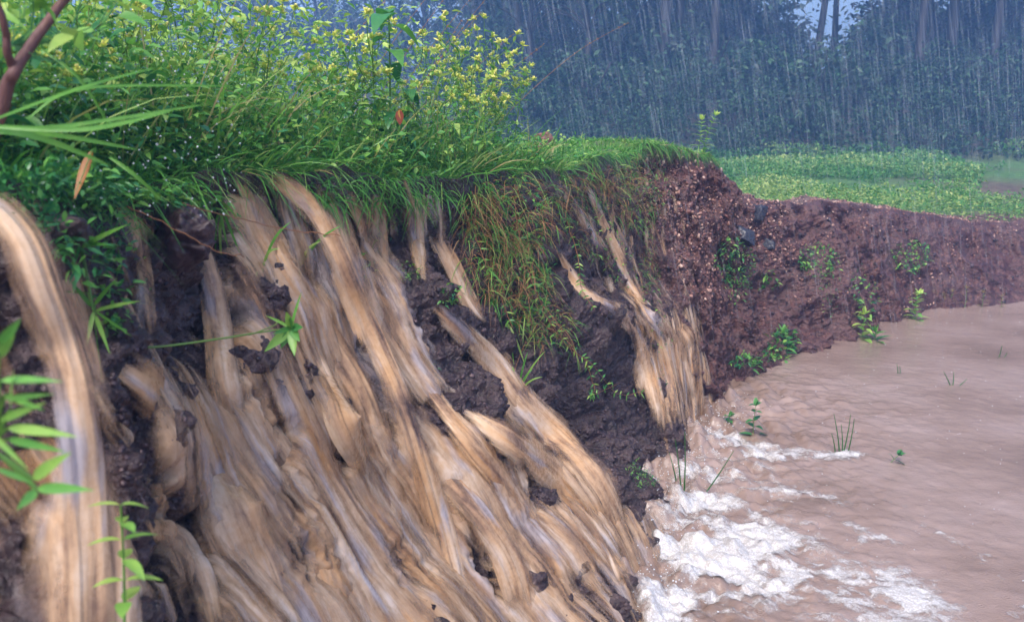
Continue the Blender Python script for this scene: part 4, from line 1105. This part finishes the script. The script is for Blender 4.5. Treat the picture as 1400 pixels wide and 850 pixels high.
mb = MB(); P = []
while len(P) < 5200:
    x, y = random.uniform(150, 1400), random.uniform(240, 700); h, nn = hit(x, y)
    if h is None or h[2] < 0: 
        P.append(None); continue
    P.append(h + nn * .001)
P = np.array([p for p in P if p is not None])
stones(mb, P, (.004 + .014 * rng.uniform(0, 1, len(P)) ** 3) * (.5 + .22 * P[:, 1]), rng.uniform(0, .8, len(P)), .9)
tag(mb.build('mud_crumbs', CLOD, smooth=False), 'dark crumbs of wet mud sticking to the bank face', 'mud', kind='stuff')

# ============================================================ plants in and beside the pond
def at(px, py, z=0.0): return PL(px, py, z)
def pond_plant(label, px, py, h, n, L, w, seed, tint=(.3, .8), lean=(0, 0), **kw):
    b = at(px, py); return leafy_plant('pond_weed', label, 'weed', b - [0, 0, .03], b + [lean[0], lean[1], h], .85, L * 1.5, w * 1.9, n, tint, seed, 'weeds standing in the pond', **kw)
pond_plant('bushy light green weed in the water by the far clay wall', 1253, 437, .20, 9, .085, .026, 41, (.6, .95), bend=.5)
pond_plant('green weed with a pale crown at the foot of the red soil', 1178, 462, .17, 6, .10, .03, 42, (.7, 1), bend=.5)
pond_plant('low green weed left of the one with the pale crown', 1150, 460, .08, 5, .09, .026, 43, (.5, .9), bend=.5)
pond_plant('low sprawling shoot right of the weed with the pale crown', 1196, 464, .05, 5, .10, .02, 44, (.2, .6), bend=.3)
pond_plant('tall thin dull weed standing before the red soil', 1186, 425, .40, 9, .09, .010, 45, (.3, .7), bend=.4)
pond_plant('dark leafy sprig in the foam near the falls', 1030, 600, .17, 6, .060, .018, 46, (.05, .4), bend=.5)
pond_plant('small dark sprig left of the leafy sprig in the foam', 996, 585, .06, 4, .05, .018, 47, (.1, .4), bend=.4)
pond_plant('tiny dark sprig barely above the open water', 1212, 632, .035, 3, .05, .014, 48, (.05, .3), bend=.4, lean=(.05, 0))
pond_plant('green weed low at the foot of the bank beside the red soil', 1068, 488, .16, 6, .10, .022, 49, (.2, .6), bend=.5)
pond_plant('small green weed at the water line near the last stream', 1022, 515, .09, 5, .09, .02, 50, (.2, .6), bend=.5)
for i, (px, h) in enumerate([(1300, .13), (1318, .16), (1342, .12), (1290, .10), (1368, .09), (1275, .12)]):
    pond_plant('dull dry sprig along the far water line', px, 420, h, 5, .05, .007, 60 + i, (.8, 1), bend=.3, mat=STEM)
def reeds(label, px, py, ends, w, seed):
    o = at(px, py) - [0, 0, .03]; Y = o[1]; mb = MB()
    for (x, y, dx) in ends:
        b0 = o + [dx, 0, 0]; e = W(x, y, Y); m = 9; s_ = np.linspace(0, 1, m)[:, None]; p = b0 + (e - b0) * s_ + np.array([.004, 0, 0]) * np.sin(np.pi * s_)
        tube(mb, p, w * 1.4 * np.linspace(1, .35, m), 5, .15)
    return tag(mb.build('reed', GRASS), label, 'reed', 'reeds standing in the pond')
reeds('pair of upright reeds at the edge of the foam', 932, 672, [(923, 600, 0), (936, 590, .01), (915, 618, -.01)], .0028, 1)
reeds('single reed leaning right out of the foam', 958, 674, [(1003, 616, 0)], .0026, 2)
reeds('spreading reeds in the middle of the pond', 1152, 618, [(1140, 565, -.01), (1168, 572, .02), (1150, 580, 0), (1163, 566, 0), (1137, 592, -.03)], .0026, 3)
reeds('V-shaped broken reed in the smooth water', 1302, 526, [(1290, 508, 0), (1304, 508, 0), (1322, 518, .01)], .0030, 4)
reeds('small broken reed near the right edge of the pond', 1364, 488, [(1370, 472, 0), (1377, 482, .02)], .0028, 5)
reeds('short stub of reed in the smooth water', 1228, 510, [(1226, 497, 0), (1230, 500, .01)], .0028, 6)

# ============================================================ field and forest
mb = MB()
n = 34000
fy_ = 7.0 + 12.5 * rng.uniform(0, 1, n) ** .85; fx_ = rng.uniform(.5, 1, n) * 0 + rng.uniform(.12, .72, n) * fy_ * 1.05
pch = fbm(fx_ * .7, fy_ * .5, 4, 3)
kp = (pch > -.30) & ~((fx_ / fy_ > .55) & (np.abs(fy_ - 12.0) < 2.8) & (pch < .75))
fx_, fy_, pch = fx_[kp], fy_[kp], pch[kp]; P = []
kp2 = []
for a, b_ in zip(fx_, fy_):
    z = gz_at(a, b_); kp2.append(z is not None and z > .3); P.append((a, b_, z if z is not None else 0))
P = np.array(P)[kp2]; pch = pch[kp2]; n = len(P)
far_ = np.clip(P[:, 1] / 12, .7, 2)
P3 = np.repeat(P, 3, 0); P3[:, 2] += rng.uniform(0, .17, 3 * n) * (1 + .5 * np.repeat(pch, 3)); P3[:, :2] += rng.normal(0, .04, (3 * n, 2))
L = rng.uniform(.035, .08, 3 * n) * np.repeat(far_, 3)
yel = np.clip(.56 + .38 * np.repeat(pch, 3) + rng.normal(0, .18, 3 * n) - .012 * (P3[:, 1] - 10), 0, 1)
leaves(mb, P3, updir(3 * n, 1.5), updir(3 * n, .7), L, L * .5, .3, tint=yel, seg=2)
tag(mb.build('field_weeds', FIELD), 'low yellow-green ground cover on the field behind the pond', 'ground cover', kind='stuff')

def crown_leaves(mb, c, r, n, l0, l1, g, t0=.1, t1=.9):
    nc = 16
    cl = g.normal(0, 1, (nc, 3)); cl = norm(cl) * g.uniform(.45, 1, (nc, 1)) * np.array(r) + np.array(c)
    q = g.integers(0, nc, n); rr = np.array(r) * .34
    P = cl[q] + g.normal(0, .55, (n, 3)) * rr
    L = g.uniform(l0, l1, n)
    tt = np.clip(g.uniform(t0, t1, n) + np.repeat(g.normal(0, .12, nc), 1)[q], 0, 1)
    leaves(mb, P, updir(n, 2.2, g), updir(n, 1.2, g), L, L * .5, .3, tint=tt, seg=2)
def tree_proto(seed, H=9.0, trunk_r=.12, low=2.6, n=2600, w=2.4):
    g = np.random.default_rng(seed); root = empty('forest_tree')
    st = MB(); p = spline([[0, 0, -.3], [g.normal(0, .15), 0, H * .3], [g.normal(0, .3), 0, H * .6], [g.normal(0, .4), 0, H]], 14)
    tube(st, p, np.linspace(trunk_r, trunk_r * .3, 14), 8, .5)
    for i in range(9):
        a = g.uniform(0, 6.28); j = int(g.integers(4, 12)); q = p[j] + np.array([math.cos(a), math.sin(a), .5]) * g.uniform(1, 2)
        tube(st, spline([p[j], (p[j] + q) / 2 + [0, 0, .15], q], 6), np.linspace(trunk_r * .35, .02, 6), 5, .5)
    st.build('trunk', BARK, root)
    cr = MB(); crown_leaves(cr, (0, 0, (low + H) / 2 + .4), (w, w, (H - low) / 2 + .6), n, .16, .34, g); cr.build('crown', TREEF, root)
    return root
def bush_proto(seed, n=1100):
    g = np.random.default_rng(seed); root = empty('forest_bush'); st = MB()
    for i in range(5):
        a = g.uniform(0, 6.28); tube(st, spline([[0, 0, -.1], [math.cos(a) * .3, math.sin(a) * .3, .7], [math.cos(a) * .7, math.sin(a) * .7, 1.5]], 6), np.linspace(.04, .015, 6), 5, .5)
    st.build('stem', BARK, root)
    cr = MB(); crown_leaves(cr, (0, 0, 1.0), (1.4, 1.1, 1.0), n, .12, .26, g); cr.build('foliage', TREEF, root)
    return root
g = np.random.default_rng(5)
high_tree = tree_proto(8, 8.5, .13, 3.9, 5200, 2.9)
tp = [tree_proto(1), tree_proto(2, 10, .15, 3.2), tree_proto(3, 8, .13, 2.0), tree_proto(4, 9.5, .16, 3.6, 2200), tree_proto(6, 7.5, .12, 1.4)]
bp_ = [bush_proto(1), bush_proto(2), bush_proto(3)]
GT = 'trees of the rain-dimmed forest'
fx0 = []
for row, (y0, cnt, x0, x1) in enumerate([(24.5, 12, -.6, 20), (28, 14, -1.0, 23), (32, 15, -2, 27), (38, 17, -5, 31), (44, 20, -14, 36)]):
    for i in range(cnt):
        x = x0 + (x1 - x0) * (i + g.uniform(.2, .8)) / cnt; y = y0 + g.uniform(-1, 1)
        px_ = 700 + x / y * FPX
        if 1035 < px_ < 1175: continue
        z = gz_at(x, y) or 1.5
        place(tp, int(g.integers(0, 5)), (x, y, z - .05), float(g.uniform(0, 6.28)), float(g.uniform(.85, 1.2)), 'dark tree in the forest dimmed by rain', 'tree', GT)
for x, y, sc_ in ((11.1, 30, 1), (9.4, 27.5, 1.02), (14.4, 33, 1.05)):
    place([high_tree], 0, (x, y, gz_at(x, y) - .05), x, sc_, 'dark tree in the forest dimmed by rain', 'tree', GT)
GB = 'bushes along the forest edge'
for row, (y0, cnt, x0, x1, s0) in enumerate([(20.2, 22, -.6, 15, .36), (21.6, 24, -.6, 16, .5), (23.0, 22, -.8, 17, .75), (26, 20, -1.2, 20, 1.1), (32, 16, -3, 24, 1.35), (36, 16, -4, 28, 1.8), (42, 20, -24, 34, 2.3)]):
    for i in range(cnt):
        x = x0 + (x1 - x0) * (i + g.uniform(.1, .9)) / cnt; y = y0 + g.uniform(-.8, .8); z = gz_at(x, y) or 1.5
        if s0 > .9 and 1040 < 700 + x / y * FPX < 1165: continue
        place(bp_, int(g.integers(0, 3)), (x, y, z - .05), float(g.uniform(0, 6.28)), s0 * float(g.uniform(.8, 1.25)), 'dark bush in the undergrowth of the forest', 'bush', GB)
# leaf litter and low growth on the slope below the trees
mb = MB(); n = 16000
P = np.stack([rng.uniform(-3, 20, n), rng.uniform(18.3, 26, n), np.zeros(n)], 1)
P[:, 2] = field_z(P[:, 0], P[:, 1]) + rng.uniform(-.02, .45, n); L = rng.uniform(.08, .24, n)
leaves(mb, P, updir(n, 1.6), updir(n, .8), L, L * .5, .3, tint=rng.uniform(0, .8, n), seg=2)
tag(mb.build('slope_growth', TREEF), 'sparse dark growth on the slope below the trees', 'undergrowth', kind='stuff')

# ---- drops: rain striking the pond, beads on the leaves
DROP = Mat('water_drop'); DROP = DROP.done(DROP.pbr((.60, .64, .70), .10, spec=1.0))
mb = MB(); n = 520
yy_ = 1.9 + 5 * rng.uniform(0, 1, n); xx_ = .2 + rng.uniform(0, 1, n) * yy_ * .62
P = np.stack([xx_, yy_, np.full(n, .004)], 1); stones(mb, P, rng.uniform(.0015, .0055, n) * (.5 + yy_ * .10), .5, .9)
tag(mb.build('rain_splashes', DROP), 'small bright splashes of rain on the pond', 'splashes', kind='stuff')
mb = MB(); n = 900
k = rng.uniform(4.0, 8.6, n); P, aw = top_pt(k, rng.uniform(0, .45, n)); P[:, 2] += rng.uniform(.01, .34, n)
stones(mb, P, rng.uniform(.0016, .0036, n), .5, .95)
n = 240; P = np.array([W(rng.uniform(-20, 330), rng.uniform(60, 300), rng.uniform(1.1, 1.5)) for _ in range(n)]); stones(mb, P, rng.uniform(.0014, .003, n), .5, .95)
tag(mb.build('water_drops', DROP), 'bright rain drops beading on the grass and leaves', 'water drops', kind='stuff')
# droplets thrown up where the falls hit the pond
mb = MB(); n = 1600
k = rng.uniform(6.5, 11.2, n); B = np.stack([np.interp(k, kk, BB[:, c]) for c in range(3)], 1)
P = B + np.stack([rng.normal(.06, .10, n), rng.normal(-.02, .08, n), np.abs(rng.normal(0, .05, n)) + .01], 1)
stones(mb, P, rng.uniform(.0015, .006, n), .5, .9)
tag(mb.build('spray', DROP), 'droplets thrown up at the foot of the falls', 'spray', kind='stuff')

# ============================================================ haze and rain
V = np.array([[x, y, z] for x in (-118, 138) for y in (-118, 138) for z in (-1.7, 17.0)])
hf = np.array([[0, 1, 3, 2], [4, 6, 7, 5], [0, 4, 5, 1], [2, 3, 7, 6], [0, 2, 6, 4], [1, 5, 7, 3]])
hm = bpy.data.materials.new('haze'); hm.use_nodes = True; ht = hm.node_tree; ht.nodes.clear()
ho = ht.nodes.new('ShaderNodeOutputMaterial'); pv = ht.nodes.new('ShaderNodeVolumePrincipled')
pv.inputs['Color'].default_value = (.27, .50, 1.0, 1); pv.inputs['Density'].default_value = .0105; pv.inputs['Anisotropy'].default_value = .2
ht.links.new(pv.outputs[0], ho.inputs['Volume'])
haze = meshobj('haze', V, hf, hm, smooth=False); tag(haze, 'rainy blue haze hanging over the whole place', 'haze', kind='stuff')

mb = MB()
n = 11000
y = 3.0 + 19 * rng.uniform(0, 1, n) ** .8; x = rng.uniform(-.75, .75, n) * y; z = rng.uniform(-.1, 1, n) * (1.5 + y * .16) + .1
L = rng.uniform(.14, .42, n) * (.6 + y * .09); d = norm(np.array([.20, .02, -1]) + rng.normal(0, .02, (n, 3)))
wd = rng.uniform(.0006, .0024, n) * (.5 + y * .20)
top = np.stack([x, y, z + .4], 1); a = np.array([1, 0, 0]); b_ = np.array([-.5, .87, 0]); c = np.array([-.5, -.87, 0])
mid = top + d * (L * .6)[:, None]; bot = top + d * L[:, None]
Vr = np.concatenate([top[:, None]] + [(mid + q * wd[:, None])[:, None] for q in (a, b_, c)] + [bot[:, None]], 1)
base = np.arange(n)[:, None] * 5
F = np.concatenate([base + np.array(f)[None] for f in ((0, 1, 2), (0, 2, 3), (0, 3, 1), (4, 2, 1), (4, 3, 2), (4, 1, 3))], 0)
m = Mat('rain'); sh = m.pbr((.85, .9, 1.0), .15, alpha=.05)
rain = meshobj('rain', Vr.reshape(-1, 3), F, m.done(sh))
tag(rain, 'slanting rain falling in front of the forest', 'rain', kind='stuff')
